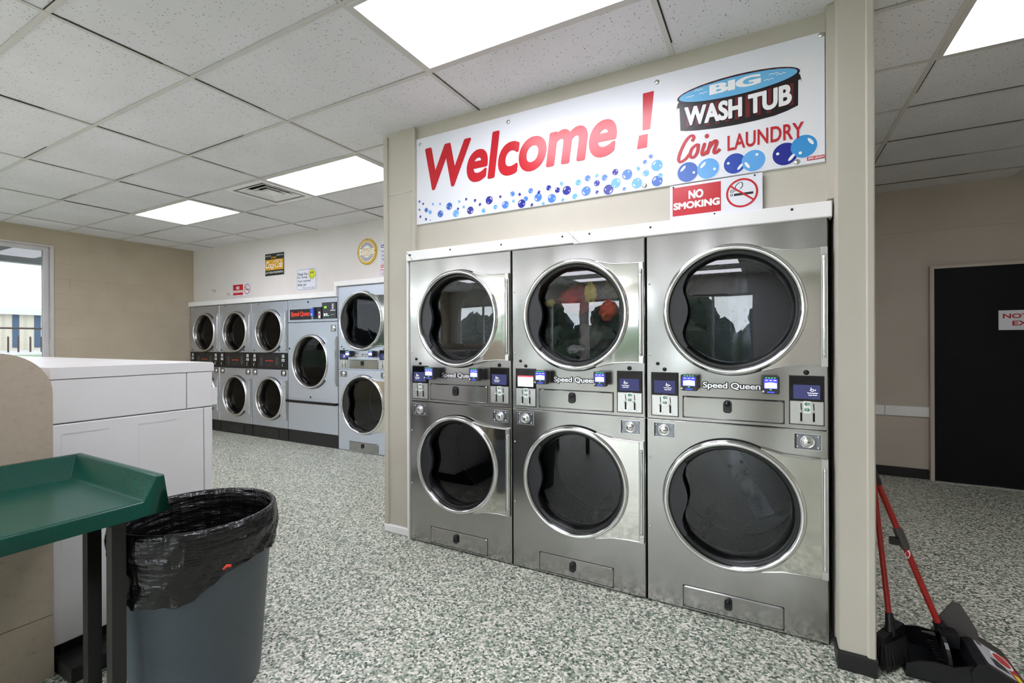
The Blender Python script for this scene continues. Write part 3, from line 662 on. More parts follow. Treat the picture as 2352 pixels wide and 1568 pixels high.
def stack_dryer(label, loc, W=0.8, H=1.905, zm=0.952, R=0.313, up=(0.407, 1.503), lo=(0.402, 0.565), cz=(0.972, 1.077, 1.19), group=None, busy=False, mat='steel', detail=True, tpos=(0.6, 0.6), bolts=(False, False), seed=0.0):
    t = thing('stack_dryer', label, 'dryer', loc, 0, group); sx = W / 0.8; g = 0.004
    m = MB().panel_hole(g, W - g, zm + 0.0015, H, up[0], up[1], R - 0.02, 0.0, mat).build('upper_front', t)
    m = MB().panel_hole(g, W - g, 0.006, zm - 0.0015, lo[0], lo[1], R - 0.02, 0.0, mat).build('lower_front', t)
    c_ = MB().box(g, g + 0.004, 0.004, 0.95, 0, H, 'steelp').box(W - g - 0.004, W - g, 0.004, 0.95, 0, H, 'steelp').box(g, W - g, 0.012, 0.95, H - 0.006, H, 'steelp').box(g, W - g, 0.94, 0.95, 0, H, 'steelp')
    c_.box(-0.002, g + 0.001, 0.012, 0.3, 0, H, 'dark').box(W - g, W + 0.002, 0.012, 0.3, 0, H, 'dark').box(g, W - g, 0.021, 0.03, zm - 0.008, zm + 0.008, 'dark').build('cabinet', t)
    xr = W - 0.004; hz = 0.2605 * R / 0.313
    dryer_door(t, up[0], up[1], R, xr, up[1] + hz, up[1] - hz, bolts[0], strip=0.06 + seed)
    dryer_door(t, lo[0], lo[1], R, xr, lo[1] + hz, lo[1] - hz, bolts[1], strip=0.5 + seed)
    z0, z1, z2 = cz
    coin_panel(t, 0.031 * sx, 0.16 * sx, z0, z1, z2, busy, tpos[0]); coin_panel(t, 0.65 * sx, 0.779 * sx, z0 + 0.004, z1 + 0.004, z2 + 0.002, False, tpos[1])
    zr = z1 + 0.034; card_reader(t, 0.184 * sx, 0.262 * sx, zr, zr + 0.079); card_reader(t, 0.538 * sx, 0.608 * sx, zr + 0.002, zr + 0.081)
    badge(t, 0.279 * sx, 0.531 * sx, z1 + 0.038, z1 + 0.075, 'badge' if mat == 'steel' else 'pw')
    drawer(t, 0.185 * sx, 0.626 * sx, z0, z1 - 0.001, 0.39 * sx, (z0 + z1) / 2 + 0.012, 1.0, 'lint_drawer'); drawer(t, 0.183 * sx, 0.622 * sx, 0.02, 0.123, 0.39 * sx, 0.083, 0.9, 'base_drawer')
    zl = zm - 0.054; lock(t, 0.041 * sx, 0.143 * sx, zl - 0.035, zl + 0.035); lock(t, 0.667 * sx, 0.769 * sx, zl - 0.034, zl + 0.034)
    plugs(t, ((0.061 * sx, z2 + 0.048, 0.009), (0.095 * sx, z2 + 0.019, 0.010), (0.714 * sx, z2 + 0.020, 0.0115)))
    screws(t, [(0.02, z) for z in (zm + 0.70, zm + 0.33, zm - 0.20, zm - 0.56)])
    return t

GF = 'stainless stack dryers in the near wall'
stack_dryer('stainless stack dryer beside the cream pillar, empty dark drums', (0, 0, 0), group=GF, tpos=(0.3, 0.35), bolts=(False, False), seed=0.3)
stack_dryer('middle stainless stack dryer with colourful laundry behind its upper glass', (0.8, 0, 0), group=GF, busy=True, tpos=(0.3, 0.3), seed=0.7)
stack_dryer('stainless stack dryer under the no smoking sign, bolted drum plates showing', (1.6, 0, 0), group=GF, tpos=(0.65, 0.72), bolts=(True, True))
stack_dryer('tall stainless stack dryer of the back row, half hidden by the cream pillar', (-2.62, 1.68, 0), 0.875, 2.05, 1.01, 0.362, (0.42, 1.612), (0.44, 0.588), (1.03, 1.135, 1.25), 'back row dryers', mat='steelb')

def old_stack(label, x, d):
    t = thing('stack_dryer', label, 'dryer', (x, 1.68, 0), 0, 'back row dryers'); W, H, g, R = 0.8, 1.922, 0.005, 0.30
    up, lo = (0.425, 1.512), (0.425, 0.567)
    MB().panel_hole(g, W - g, 1.207, H, up[0], up[1], R - 0.02, 0, 'steelb').build('upper_front', t)
    MB().panel_hole(g, W - g, 0.172, 0.978, lo[0], lo[1], R - 0.02, 0, 'steelb').build('lower_front', t)
    MB().box(g, W - g, 0.012, 0.05, 0, 0.17, 'black').cbox(0.2, 0.6, 0.004, 0.02, 0.03, 0.14, 'blackb').box(0.36, 0.46, 0.0, 0.01, 0.07, 0.085, 'grey').build('kick_base', t)
    MB().box(g, W - g, 0.03, 0.05, 0, H, 'dark') if False else None
    MB().box(g, g + 0.004, 0.012, 0.95, 0, H, 'steelp').box(W - g - 0.004, W - g, 0.012, 0.95, 0, H, 'steelp').box(g, W - g, 0.012, 0.95, H - 0.006, H, 'steelp').box(-0.001, g, 0.01, 0.2, 0, H, 'dark').build('cabinet', t)
    dryer_door(t, up[0], up[1], R, W - 0.004, 1.79, 1.235, old=True); dryer_door(t, lo[0], lo[1], R, W - 0.004, 0.83, 0.285, old=True)
    p = MB().cbox(g, W - g, -0.004, 0.02, 0.982, 1.203, 'black', 0.003); p.build('control_panel', t)
    for x0 in (0.02, 0.655):
        k = MB().box(x0, x0 + 0.115, -0.008, -0.003, 0.99, 1.195, 'gloss').box(x0 + 0.035, x0 + 0.085, -0.0095, -0.007, 1.14, 1.185, 'lab')
        for i in range(2):
            for j in range(2): k.box(x0 + 0.03 + 0.035 * i, x0 + 0.052 + 0.035 * i, -0.0095, -0.007, 1.09 + 0.02 * j, 1.104 + 0.02 * j, 'pw')
        k.tube([(x0 + 0.07, -0.012, 1.07), (x0 + 0.055, -0.02, 1.05), (x0 + 0.05, -0.012, 1.02)], 0.005, 'chrome', 6); k.build('coin_unit', t)
    k = MB()
    for X, up_ in ((0.235, True), (0.57, False)):
        s = 1 if up_ else -1; zc = 1.09
        k.ribbon([(X - 0.014, zc - s * 0.06), (X - 0.014, zc + s * 0.02)], 0.004, -0.0048, 'lab', 1); k.ribbon([(X + 0.014, zc - s * 0.06), (X + 0.014, zc + s * 0.02)], 0.004, -0.0048, 'lab', 1)
        k.ribbon([(X - 0.014, zc + s * 0.02), (X - 0.026, zc + s * 0.02)], 0.004, -0.0048, 'lab', 1); k.ribbon([(X + 0.014, zc + s * 0.02), (X + 0.026, zc + s * 0.02)], 0.004, -0.0048, 'lab', 1)
        k.ribbon([(X - 0.026, zc + s * 0.02), (X, zc + s * 0.055)], 0.004, -0.0048, 'lab', 1); k.ribbon([(X + 0.026, zc + s * 0.02), (X, zc + s * 0.055)], 0.004, -0.0048, 'lab', 1)
    k.text('Speed Queen', 0.32, 0.49, 1.083, 1.108, -0.0048, 'orange', 0.02); k.box(0.34, 0.46, -0.0055, -0.004, 1.03, 1.048, 'grey'); k.build('panel_print', t)
    lock(t, 0.03, 0.13, 0.89, 0.965, True); lock(t, 0.66, 0.77, 0.89, 0.965, True)
    plugs(t, ((0.06, 1.24, 0.012), (0.16, 1.9, 0.008), (0.62, 1.24, 0.012))); screws(t, [(0.03, 1.9), (0.4, 1.9), (0.77, 1.9)])
old_stack('older stack dryer of the back row standing in the wall corner', -6.0, 0)
old_stack('older stack dryer of the back row, second from the wall corner', -5.2, 0)
old_stack('older stack dryer of the back row beside the single wide dryer', -4.4, 0)

# single wide dryer
t = thing('single_dryer', 'single wide dryer with black bumper rail and red lit nameplate in the back row', 'dryer', (-3.6, 1.68, 0), 0, 'back row dryers'); W = 0.98
MB().panel_hole(0.006, W - 0.006, 0.172, 1.617, 0.475, 1.098, 0.335, 0, 'steelb').build('door_panel', t)
MB().cbox(0.006, W - 0.006, 0.0, 0.02, 1.623, 1.926, 'steelb', 0.004).build('header_panel', t)
MB().box(0.006, W - 0.006, 0.012, 0.05, 0, 0.17, 'black').build('kick_base', t)
MB().box(0.006, 0.01, 0.012, 0.95, 0, 1.926, 'steelp').box(W - 0.01, W - 0.006, 0.012, 0.95, 0, 1.926, 'steelp').box(0.006, W - 0.006, 0.021, 0.95, 1.92, 1.926, 'steelp').box(0, 0.006, 0.01, 0.2, 0, 1.926, 'dark').build('cabinet', t)
dryer_door(t, 0.475, 1.098, 0.355, W - 0.006, 1.42, 0.80, old=True)
MB().rbox(0.002, W - 0.002, -0.045, 0.0, 0.548, 0.582, 'gloss', 0.008).build('bumper_rail', t)
m = MB().box(0.055, 0.485, -0.004, 0, 1.655, 1.795, 'black'); m.outline('Speed Queen', 0.085, 0.455, 1.688, 1.762, -0.005, 'orange', 0.005); m.text('Speed Queen', 0.085, 0.455, 1.688, 1.762, -0.008, 'orange'); lab(m.build('nameplate', t), 'black nameplate with red lettering')
m = MB().box(0.535, 0.70, -0.02, 0, 1.655, 1.81, 'black').box(0.515, 0.575, -0.045, -0.001, 1.69, 1.795, 'blue'); m.text('$', 0.53, 0.56, 1.70, 1.73, -0.046, 'pw'); m.box(0.645, 0.68, -0.022, -0.019, 1.665, 1.75, 'pw').box(0.65, 0.675, -0.023, -0.021, 1.70, 1.73, 'orange'); m.build('card_reader', t)
m = MB().box(0.70, 0.965, -0.012, 0, 1.655, 1.865, 'gloss').box(0.745, 0.785, -0.014, -0.011, 1.79, 1.815, 'lcd')
for i in range(2): m.box(0.735 + 0.04 * i, 0.765 + 0.04 * i, -0.014, -0.011, 1.69, 1.725, 'pw')
m.box(0.885, 0.92, -0.014, -0.011, 1.775, 1.845, 'lab').box(0.86, 0.945, -0.014, -0.011, 1.755, 1.765, 'pw').box(0.81, 0.83, -0.014, -0.011, 1.69, 1.70, 'ledg').box(0.86, 0.93, -0.014, -0.011, 1.70, 1.706, 'lab'); m.build('control_panel', t)
lock(t, 0.855, 0.945, 1.49, 1.575)
plugs(t, ((0.42, 1.885, 0.014), (0.04, 1.27, 0.014), (0.46, 0.63, 0.014)))

# laundry tumbling behind the upper glass of the middle dryer (drum centre 1.207, 1.503)
def garment(name, label, cat, mat, c, r, sq, seed, group=None):
    rr = random.Random(seed); n = 40; v = []; k = n // 2
    ph = [(rr.uniform(1.5, 4.5), rr.uniform(0, 6.3), rr.uniform(1.5, 5), rr.uniform(0, 6.3)) for _ in range(5)]
    for j in range(k + 1):
        t_ = pi * j / k
        for i in range(n):
            a = 2 * pi * i / n; q = 1 + sum(0.13 * sin(round(p[0]) * a + p[1] + p[2] * t_) * sin(p[2] * t_ + p[3]) for p in ph) + 0.06 * sin(9 * a + 6 * t_ + ph[0][1])
            v.append((c[0] + sq[0] * r * q * sin(t_) * cos(a), c[1] + sq[1] * r * q * sin(t_) * sin(a), c[2] + sq[2] * r * q * cos(t_)))
    f = [(j * n + i, (j + 1) * n + i, (j + 1) * n + (i + 1) % n, j * n + (i + 1) % n) for j in range(k) for i in range(n)]
    return tag(MB().add(v, f, mat, True).build(name, None), label, cat, group)
GL = 'laundry tumbling in the middle dryer'
garment('shirt', 'red crumpled garment tumbling across the middle dryer drum', 'laundry', 'c_red', (1.172, 0.15, 1.60), 0.100, (1.3, 0.7, 0.7), 1, GL)
garment('shirt', 'orange crumpled garment at the right of the tumbling laundry', 'laundry', 'c_or', (1.362, 0.14, 1.535), 0.055, (1.0, 0.7, 0.9), 2, GL)
garment('cloth', 'small yellow cloth on top of the red garment in the dryer', 'laundry', 'c_yel', (1.275, 0.075, 1.625), 0.045, (0.7, 0.4, 1.2), 3, GL)
garment('shirt', 'olive garment near the top of the tumbling laundry', 'laundry', 'c_olv', (1.33, 0.38, 1.68), 0.07, (1.0, 0.8, 0.8), 4, GL)
garment('trousers', 'dark blue garment at the left of the tumbling laundry', 'laundry', 'c_blu', (1.03, 0.46, 1.52), 0.08, (0.8, 0.9, 1.0), 5, GL)
garment('standin', 'grey towel put in for a reflected person, below the tumbling laundry', 'laundry', 'c_gry', (1.19, 0.36, 1.385), 0.10, (0.8, 0.6, 1.0), 6, GL)  # grey lump put in for the reflection of a person in the glass
garment('cloth', 'white cloth at the bottom of the middle dryer drum', 'laundry', 'c_wht', (1.12, 0.22, 1.30), 0.042, (1.3, 1.0, 0.7), 8, GL)
garment('cloth', 'yellow cloth at the left end of the tumbling laundry', 'laundry', 'c_yel', (1.01, 0.10, 1.585), 0.028, (1.3, 0.6, 0.7), 9, GL)

# ================================================================ SIGNS ON THE NEAR WALL
sg = thing('welcome_sign', 'long white welcome sign with red lettering and blue bubbles above the dryers', 'sign', (0, 0.05, 0))
Y0 = -0.012
MB().cbox(0.036, 2.392, Y0, 0.0, 2.16, 2.748, 'signw', 0.002).build('sign_panel', sg)
MB().box(1.717, 2.353, Y0 - 0.0004, Y0, 2.19, 2.668, 'signp').build('emblem_patch', sg)
m = MB()
m.outline('Welcome', 0.123, 1.432, 2.384, 2.660, Y0 - 0.0012, 'red', 0.0085, 0.008, 0.16, 1.0); m.text('Welcome', 0.123, 1.432, 2.384, 2.660, Y0 - 0.0026, 'red', 0.008, 0.16, 1.0)
m.build('welcome_lettering', sg); m = MB()
P = [(1.582, 2.671), (1.639, 2.671), (1.619, 2.475), (1.579, 2.475)]; m.flat(P, Y0 - 0.0012, 'red'); m.flat([(1.560, 2.452), (1.607, 2.452), (1.602, 2.381), (1.549, 2.381)], Y0 - 0.0012, 'red')
m.build('exclamation_mark', sg)
BUB = [(0.063, 2.317, 0.009, 'M'), (0.095, 2.297, 0.008, 'D'), (0.179, 2.283, 0.009, 'L'), (0.24, 2.275, 0.009, 'L'), (0.123, 2.251, 0.015, 'M'), (0.063, 2.261, 0.008, 'M'), (0.156, 2.232, 0.014, 'L'), (0.072, 2.212, 0.009, 'D'), (0.119, 2.189, 0.009, 'D'), (0.156, 2.178, 0.004, 'D'), (0.241, 2.209, 0.023, 'M'), (0.314, 2.25, 0.024, 'M'), (0.367, 2.195, 0.024, 'L'), (0.384, 2.223, 0.009, 'D'), (0.394, 2.269, 0.009, 'L'), (0.43, 2.229, 0.009, 'L'), (0.449, 2.276, 0.009, 'D'), (0.48, 2.2, 0.025, 'D'), (0.517, 2.258, 0.01, 'D'), (0.554, 2.227, 0.01, 'D'), (0.581, 2.184, 0.015, 'L'), (0.623, 2.244, 0.026, 'D'), (0.668, 2.195, 0.015, 'L'), (0.704, 2.254, 0.009, 'D'), (0.739, 2.199, 0.024, 'P'), (0.79, 2.259, 0.016, 'P'), (0.797, 2.213, 0.01, 'L'), (0.84, 2.248, 0.01, 'D'), (0.853, 2.19, 0.026, 'D'), (0.881, 2.216, 0.015, 'P'), (0.922, 2.172, 0.01, 'D'), (0.914, 2.258, 0.016, 'P'), (0.963, 2.211, 0.025, 'P'), (0.968, 2.242, 0.01, 'D'), (0.996, 2.17, 0.01, 'L'), (1.032, 2.257, 0.016, 'D'), (1.052, 2.192, 0.026, 'P'), (1.088, 2.235, 0.016, 'D'), (1.114, 2.269, 0.011, 'L'), (1.146, 2.224, 0.026, 'D'), (1.121, 2.173, 0.01, 'L'), (1.195, 2.182, 0.016, 'L'), (1.216, 2.258, 0.017, 'L'), (1.263, 2.202, 0.027, 'P'), (1.272, 2.273, 0.017, 'P'), (1.326, 2.279, 0.01, 'L'), (1.326, 2.236, 0.017, 'D'), (1.327, 2.186, 0.01, 'D'), (1.37, 2.26, 0.017, 'P'), (1.392, 2.19, 0.028, 'D'), (1.433, 2.219, 0.027, 'L'), (1.431, 2.28, 0.017, 'D'), (1.48, 2.18, 0.01, 'P'), (1.496, 2.255, 0.028, 'P'), (1.548, 2.2, 0.028, 'L'), (1.555, 2.277, 0.01, 'L'), (1.596, 2.245, 0.017, 'L'), (1.591, 2.306, 0.011, 'P'), (1.622, 2.329, 0.011, 'P'), (1.653, 2.276, 0.029, 'L'), (1.654, 2.194, 0.028, 'M'), (1.67, 2.22, 0.012, 'L'),
       (1.806, 2.214, 0.05, 'M'), (1.902, 2.215, 0.051, 'L'), (2.023, 2.218, 0.049, 'N'), (2.104, 2.217, 0.051, 'L'), (2.236, 2.223, 0.052, 'D'), (2.31, 2.244, 0.052, 'K')]
rb = random.Random(11)
for i, (x, z, r, k) in enumerate(BUB):
    m = MB(); y = Y0 - 0.0008 - 0.00012 * (i % 8)
    m.ell(x, z, r * 1.06, r * 1.06, y, 'pw', 32); m.ell(x, z, r, r, y - 0.0003, 'b' + k, 32)
    a = rb.choice((-0.7, 0.6, 2.4, 3.7)); m.ell(x + 0.62 * r * cos(a), z + 0.62 * r * sin(a), r * 0.13, r * 0.36, y - 0.0005, 'pw', 20, a); m.ell(x - 0.6 * r * cos(a + 0.5), z - 0.6 * r * sin(a + 0.5), r * 0.13, r * 0.13, y - 0.0005, 'pw', 14); m.build('bubble', sg)
# wash tub emblem
e = MB(); y = Y0 - 0.001
e.flat([(1.766, 2.585), (1.771, 2.432), (1.80, 2.424), (1.855, 2.416), (1.94, 2.408), (2.024, 2.405), (2.11, 2.406), (2.192, 2.411), (2.245, 2.422), (2.288, 2.437), (2.289, 2.585)], y, 'tubd')
for i in range(11):
    x = 1.80 + i * 0.045; e.flat([(x, 2.43 if 1 < i < 9 else 2.445), (x + 0.02, 2.43 if 1 < i < 9 else 2.445), (x + 0.02, 2.545), (x, 2.545)], y - 0.0003, 'tubr')
e.ell(2.026, 2.594, 0.270, 0.055, y - 0.0005, 'tubd', 64)
for i in range(12):
    a = radians(18 + i * 12.5); e.ribbon([(2.026 + 0.265 * cos(a), 2.594 + 0.050 * sin(a)), (2.026 + 0.265 * cos(a + 0.11), 2.594 + 0.050 * sin(a + 0.11))], 0.007, y - 0.0007, 'tubr', 2)
e.ell(2.026, 2.595, 0.260, 0.045, y - 0.0009, 'water', 64)
for sx_, zz in ((1.764, 2.575), (2.29, 2.58)):
    s = -1 if sx_ < 2 else 1; e.flat([(sx_ - 0.006 * s, zz + 0.012), (sx_ + 0.006 * s, zz - 0.004), (sx_ + 0.014 * s, zz - 0.040), (sx_ + 0.008 * s, zz - 0.025), (sx_ - 0.002 * s, zz - 0.028)], y - 0.0002, 'tubd')
[e.text('BIG', 1.914 + dx, 2.133 + dx, 2.578, 2.628, y - 0.0012 - 0.0001 * i, 'pw', 0.03) for i, dx in enumerate((-0.004, 0, 0.004))]
for (a, b_) in ((1.84, 2.615), (1.80, 2.592), (1.86, 2.595), (2.17, 2.607), (2.20, 2.598), (2.15, 2.585)): e.ribbon([(a, b_), (a + 0.012, b_ + 0.005), (a + 0.02, b_), (a + 0.03, b_ + 0.005), (a + 0.04, b_ + 0.001)], 0.003, y - 0.0012, 'pw', 3)
sag = lambda x, z: (x, z - 0.012 * (1 - ((x - 2.026) / 0.25) ** 2))
for wd, a, b_ in (('WASH', 1.795, 2.053), ('TUB', 2.085, 2.26)):
    e.outline(wd, a, b_, 2.454, 2.544, y - 0.0006, 'tubd', 0.007, 0.01, 0, 1.0, sag)
    e.outline(wd, a, b_, 2.454, 2.544, y - 0.0022, 'pw', 0.0035, 0.012, 0, 1.0, sag)
e.build('tub_emblem', sg)
e = MB()
e.text('LAUNDRY', 1.991, 2.31, 2.283, 2.358, y - 0.0012, 'redl', 0.02, 0.0, 1.05, lambda x, z: (x, z + 0.004 * sin((x - 1.99) / 0.32 * pi)))
for ci, st in enumerate(([(1.826, 2.366), (1.836, 2.384), (1.824, 2.396), (1.800, 2.378), (1.776, 2.335), (1.762, 2.292), (1.770, 2.272), (1.795, 2.282), (1.818, 2.308)],
           [(1.848, 2.345), (1.826, 2.328), (1.818, 2.296), (1.832, 2.283), (1.850, 2.302), (1.856, 2.334), (1.848, 2.345), (1.864, 2.338)],
           [(1.888, 2.346), (1.874, 2.300), (1.882, 2.287), (1.898, 2.304)], [(1.916, 2.348), (1.897, 2.286)], [(1.904, 2.312), (1.930, 2.345), (1.942, 2.338), (1.930, 2.296), (1.938, 2.286), (1.958, 2.302)])):
    e.ribbon(st, 0.0145, y - 0.0012 - 0.0003 * ci, 'redl', 6)
e.ell(1.897, 2.378, 0.010, 0.011, y - 0.0012, 'redl', 20); e.build('laundry_lettering', sg)
e = MB().box(2.322, 2.389, y - 0.0003, y, 2.175, 2.192, 'redl'); e.text('895-SIGN', 2.326, 2.386, 2.178, 2.189, y - 0.0013, 'pw', 0.02, 0.2); e.build('maker_mark', sg)
for x, z in ((0.073, 2.706), (0.762, 2.706), (1.655, 2.713), (1.589, 2.179), (2.379, 2.733), (2.283, 2.177)):
    MB().lathe(x, z, [(0.0002, Y0 - 0.005), (0.008, Y0 - 0.004), (0.013, Y0 - 0.001), (0.013, Y0)], 'steelp', 16).build('screw', sg)

def no_smoking(label, x0, z0, W, H, y, tilt=0.0):
    t = thing('no_smoking_sign', label, 'sign', (x0, y, z0)); t.rotation_euler = (0, tilt, 0)
    MB().cbox(0, W, -0.006, 0, 0, H, 'signw', 0.0015).build('sign_panel', t)
    m = MB().flat([(0.03 * W, 0.1 * H), (0.57 * W, 0.1 * H), (0.57 * W, 0.93 * H), (0.03 * W, 0.93 * H)], -0.0066, 'red')
    m.text('NO', 0.22 * W, 0.375 * W, 0.56 * H, 0.78 * H, -0.0088, 'pw', 0.0); m.outline('NO', 0.22 * W, 0.375 * W, 0.56 * H, 0.78 * H, -0.0071, 'pw', 0.006 * W, 0.0); m.outline('SMOKING', 0.047 * W, 0.553 * W, 0.29 * H, 0.47 * H, -0.0071, 'pw', 0.006 * W, 0.0); m.build('red_notice', t)
    cx, cz, r = 0.79 * W, 0.52 * H, 0.165 * W
    m = MB(); m.flat([(cx - 0.5 * r, cz - 0.16 * r), (cx + 0.7 * r, cz - 0.16 * r), (cx + 0.7 * r, cz + 0.0 * r), (cx - 0.5 * r, cz + 0.0 * r)], -0.0066, 'pk')
    for i in (0, 1): m.flat([(cx - (0.72 - 0.1 * i) * r, cz - 0.16 * r), (cx - (0.67 - 0.1 * i) * r, cz - 0.16 * r), (cx - (0.67 - 0.1 * i) * r, cz), (cx - (0.72 - 0.1 * i) * r, cz)], -0.0066, 'pk')
    m.ribbon([(cx - 0.7 * r, cz + 0.08 * r), (cx - 0.66 * r, cz + 0.28 * r), (cx - 0.42 * r, cz + 0.3 * r), (cx - 0.4 * r, cz + 0.5 * r), (cx - 0.2 * r, cz + 0.72 * r), (cx + 0.0 * r, cz + 0.72 * r), (cx + 0.03 * r, cz + 0.45 * r), (cx - 0.12 * r, cz + 0.3 * r)], 0.045 * r, -0.0066, 'pk', 6)
    m.ribbon([(cx - 0.58 * r, cz + 0.06 * r), (cx - 0.55 * r, cz + 0.18 * r), (cx - 0.35 * r, cz + 0.2 * r)], 0.045 * r, -0.0066, 'pk', 6)
    m.ring(cx, cz, 0.87 * r, r, -0.0070, 'red', 48); a = radians(-38); d = 0.06 * r; c_, s_ = cos(a), sin(a)
    m.flat([(cx + p * c_ - q * s_, cz + p * s_ + q * c_) for p, q in ((-0.9 * r, -d), (0.9 * r, -d), (0.9 * r, d), (-0.9 * r, d))], -0.0072, 'red'); m.build('pictogram', t)
    m = MB()
    for x, z in ((0.04 * W, 0.95 * H), (0.5 * W, 0.04 * H), (0.92 * W, 0.95 * H)): m.lathe(x, z, [(0.0002, -0.010), (0.009 * W, -0.009), (0.010 * W, -0.006)], 'grey', 10)
    m.build('screws', t)
no_smoking('red and white no smoking sign hanging just under the welcome sign', 1.72, 1.977, 0.423, 0.176, 0.036)
no_smoking('small red no smoking sign above the back row of older dryers', -4.945, 2.043, 0.457, 0.19, 1.738)

# ================================================================ SIGNS ON THE BACK WALL (y = 1.74)
t = thing('soda_sign', 'square green and yellow soda sign high on the back wall', 'sign', (-4.16, YB, 2.30)); W, H = 0.41, 0.312
MB().cbox(0, W, -0.008, 0, 0, H, 'dgreen', 0.002).build('sign_panel', t)
m = MB().flat([(0.004, 0.075), (W - 0.004, 0.075), (W - 0.004, 0.225), (0.004, 0.225)], -0.0086, 'yell'); m.build('yellow_band', t)
m = MB()
m.text('Coca-Cola', 0.015, 0.385, 0.105, 0.195, -0.0094, 'pw', 0.0, 0.35, 0.85)
m.ribbon([(0.045, 0.125), (0.02, 0.12), (0.03, 0.17), (0.06, 0.2), (0.085, 0.19)], 0.009, -0.0094, 'pw'); m.ribbon([(0.19, 0.18), (0.24, 0.212), (0.33, 0.206), (0.37, 0.2)], 0.009, -0.0094, 'pw'); m.ribbon([(0.13, 0.1), (0.17, 0.09), (0.2, 0.105)], 0.007, -0.0094, 'pw')
m.text('Drink', 0.135, 0.255, 0.238, 0.268, -0.0094, 'yell', 0.02, 0.3); m.text('DELICIOUS', 0.012, 0.13, 0.268, 0.287, -0.0094, 'pw'); m.text('REFRESHING', 0.262, 0.4, 0.268, 0.287, -0.0094, 'pw')
m.text('5¢ AT SODA FOUNTAINS 5¢', 0.012, 0.398, 0.022, 0.056, -0.0094, 'pw', 0.015); m.build('sign_lettering', t)

t = thing('thank_you_sign', 'white thank you sign with yellow smiley face on the back wall', 'sign', (-3.482, YB, 2.05)); W, H = 0.404, 0.298
MB().cbox(0, W, -0.006, 0, 0, H, 'signw', 0.0015).build('sign_panel', t)
def rr_outline(m, x0, x1, z0, z1, r, wd, y, mat):
    P = []
    for (cx, cz, a0) in ((x1 - r, z1 - r, 0), (x0 + r, z1 - r, 90), (x0 + r, z0 + r, 180), (x1 - r, z0 + r, 270)):
        for i in range(6): a = radians(a0 + 18 * i); P.append((cx + r * cos(a), cz + r * sin(a), cx + (r - wd) * cos(a), cz + (r - wd) * sin(a)))
    v = []; n = len(P)
    for p in P: v += [(p[0], y, p[1]), (p[2], y, p[3])]
    m.add(v, [(2 * i, 2 * ((i + 1) % n), 2 * ((i + 1) % n) + 1, 2 * i + 1) for i in range(n)], mat)
m = MB(); rr_outline(m, 0.012, W - 0.012, 0.012, H - 0.012, 0.022, 0.004, -0.0066, 'navy')
for s, a, b_, c_ in (('Thank You', 0.022, 0.225, 0.205), ('For Doing', 0.022, 0.218, 0.158), ('Your Laundry', 0.022, 0.292, 0.108), ('With Us!', 0.022, 0.195, 0.060)): m.text(s, a, b_, c_, c_ + 0.036, -0.0068, 'navy', 0.02)
m.text('Please hurry back!', 0.12, 0.375, 0.022, 0.046, -0.0068, 'navy', 0, 0.4); m.build('sign_lettering', t)
m = MB().ell(0.312, 0.212, 0.066, 0.066, -0.0066, 'pk', 40).ell(0.312, 0.212, 0.062, 0.062, -0.0070, 'smile', 40).ell(0.292, 0.232, 0.009, 0.016, -0.0074, 'pk', 20).ell(0.332, 0.232, 0.009, 0.016, -0.0074, 'pk', 20)
m.ribbon([(0.268, 0.20), (0.285, 0.178), (0.312, 0.17), (0.34, 0.178), (0.356, 0.20)], 0.005, -0.0074, 'pk'); m.build('smiley_face', t)

t = thing('round_sign', 'round yellow rimmed bottle-cap style sign on the back wall', 'sign', (-2.165, YB, 2.463)); R = 0.159
MB().lathe(0, 0, [(R, 0.0), (R, -0.012), (R * 0.9, -0.018), (R * 0.78, -0.012)], 'gold', 48).build('rim', t)
m = MB().ell(0, 0, R * 0.78, R * 0.78, -0.0122, 'pw', 40)
for i in range(28):
    a = 2 * pi * i / 28
    if abs(sin(a)) < 0.35: continue
    m.flat([(0.42 * R * cos(a - 0.05), 0.42 * R * sin(a - 0.05)), (0.74 * R * cos(a - 0.065), 0.74 * R * sin(a - 0.065)), (0.74 * R * cos(a + 0.065), 0.74 * R * sin(a + 0.065)), (0.42 * R * cos(a + 0.05), 0.42 * R * sin(a + 0.05))], -0.0126, 'pk')
m.ell(0, -0.02 * R, 0.74 * R, 0.32 * R, -0.0130, 'tan', 40); m.build('ray_face', t)
m = MB(); m.text('Coca-Cola', -0.66 * R, 0.66 * R, -0.2 * R, 0.18 * R, -0.0140, 'pw', 0.0, 0.35, 0.9); m.build('sign_lettering', t)
m = MB()
for a in (90, 0, 180): m.lathe(0.93 * R * cos(radians(a)), 0.93 * R * sin(radians(a)), [(0.0002, -0.02), (0.006, -0.019), (0.006, -0.014)], 'black', 8)
m.build('screws', t)

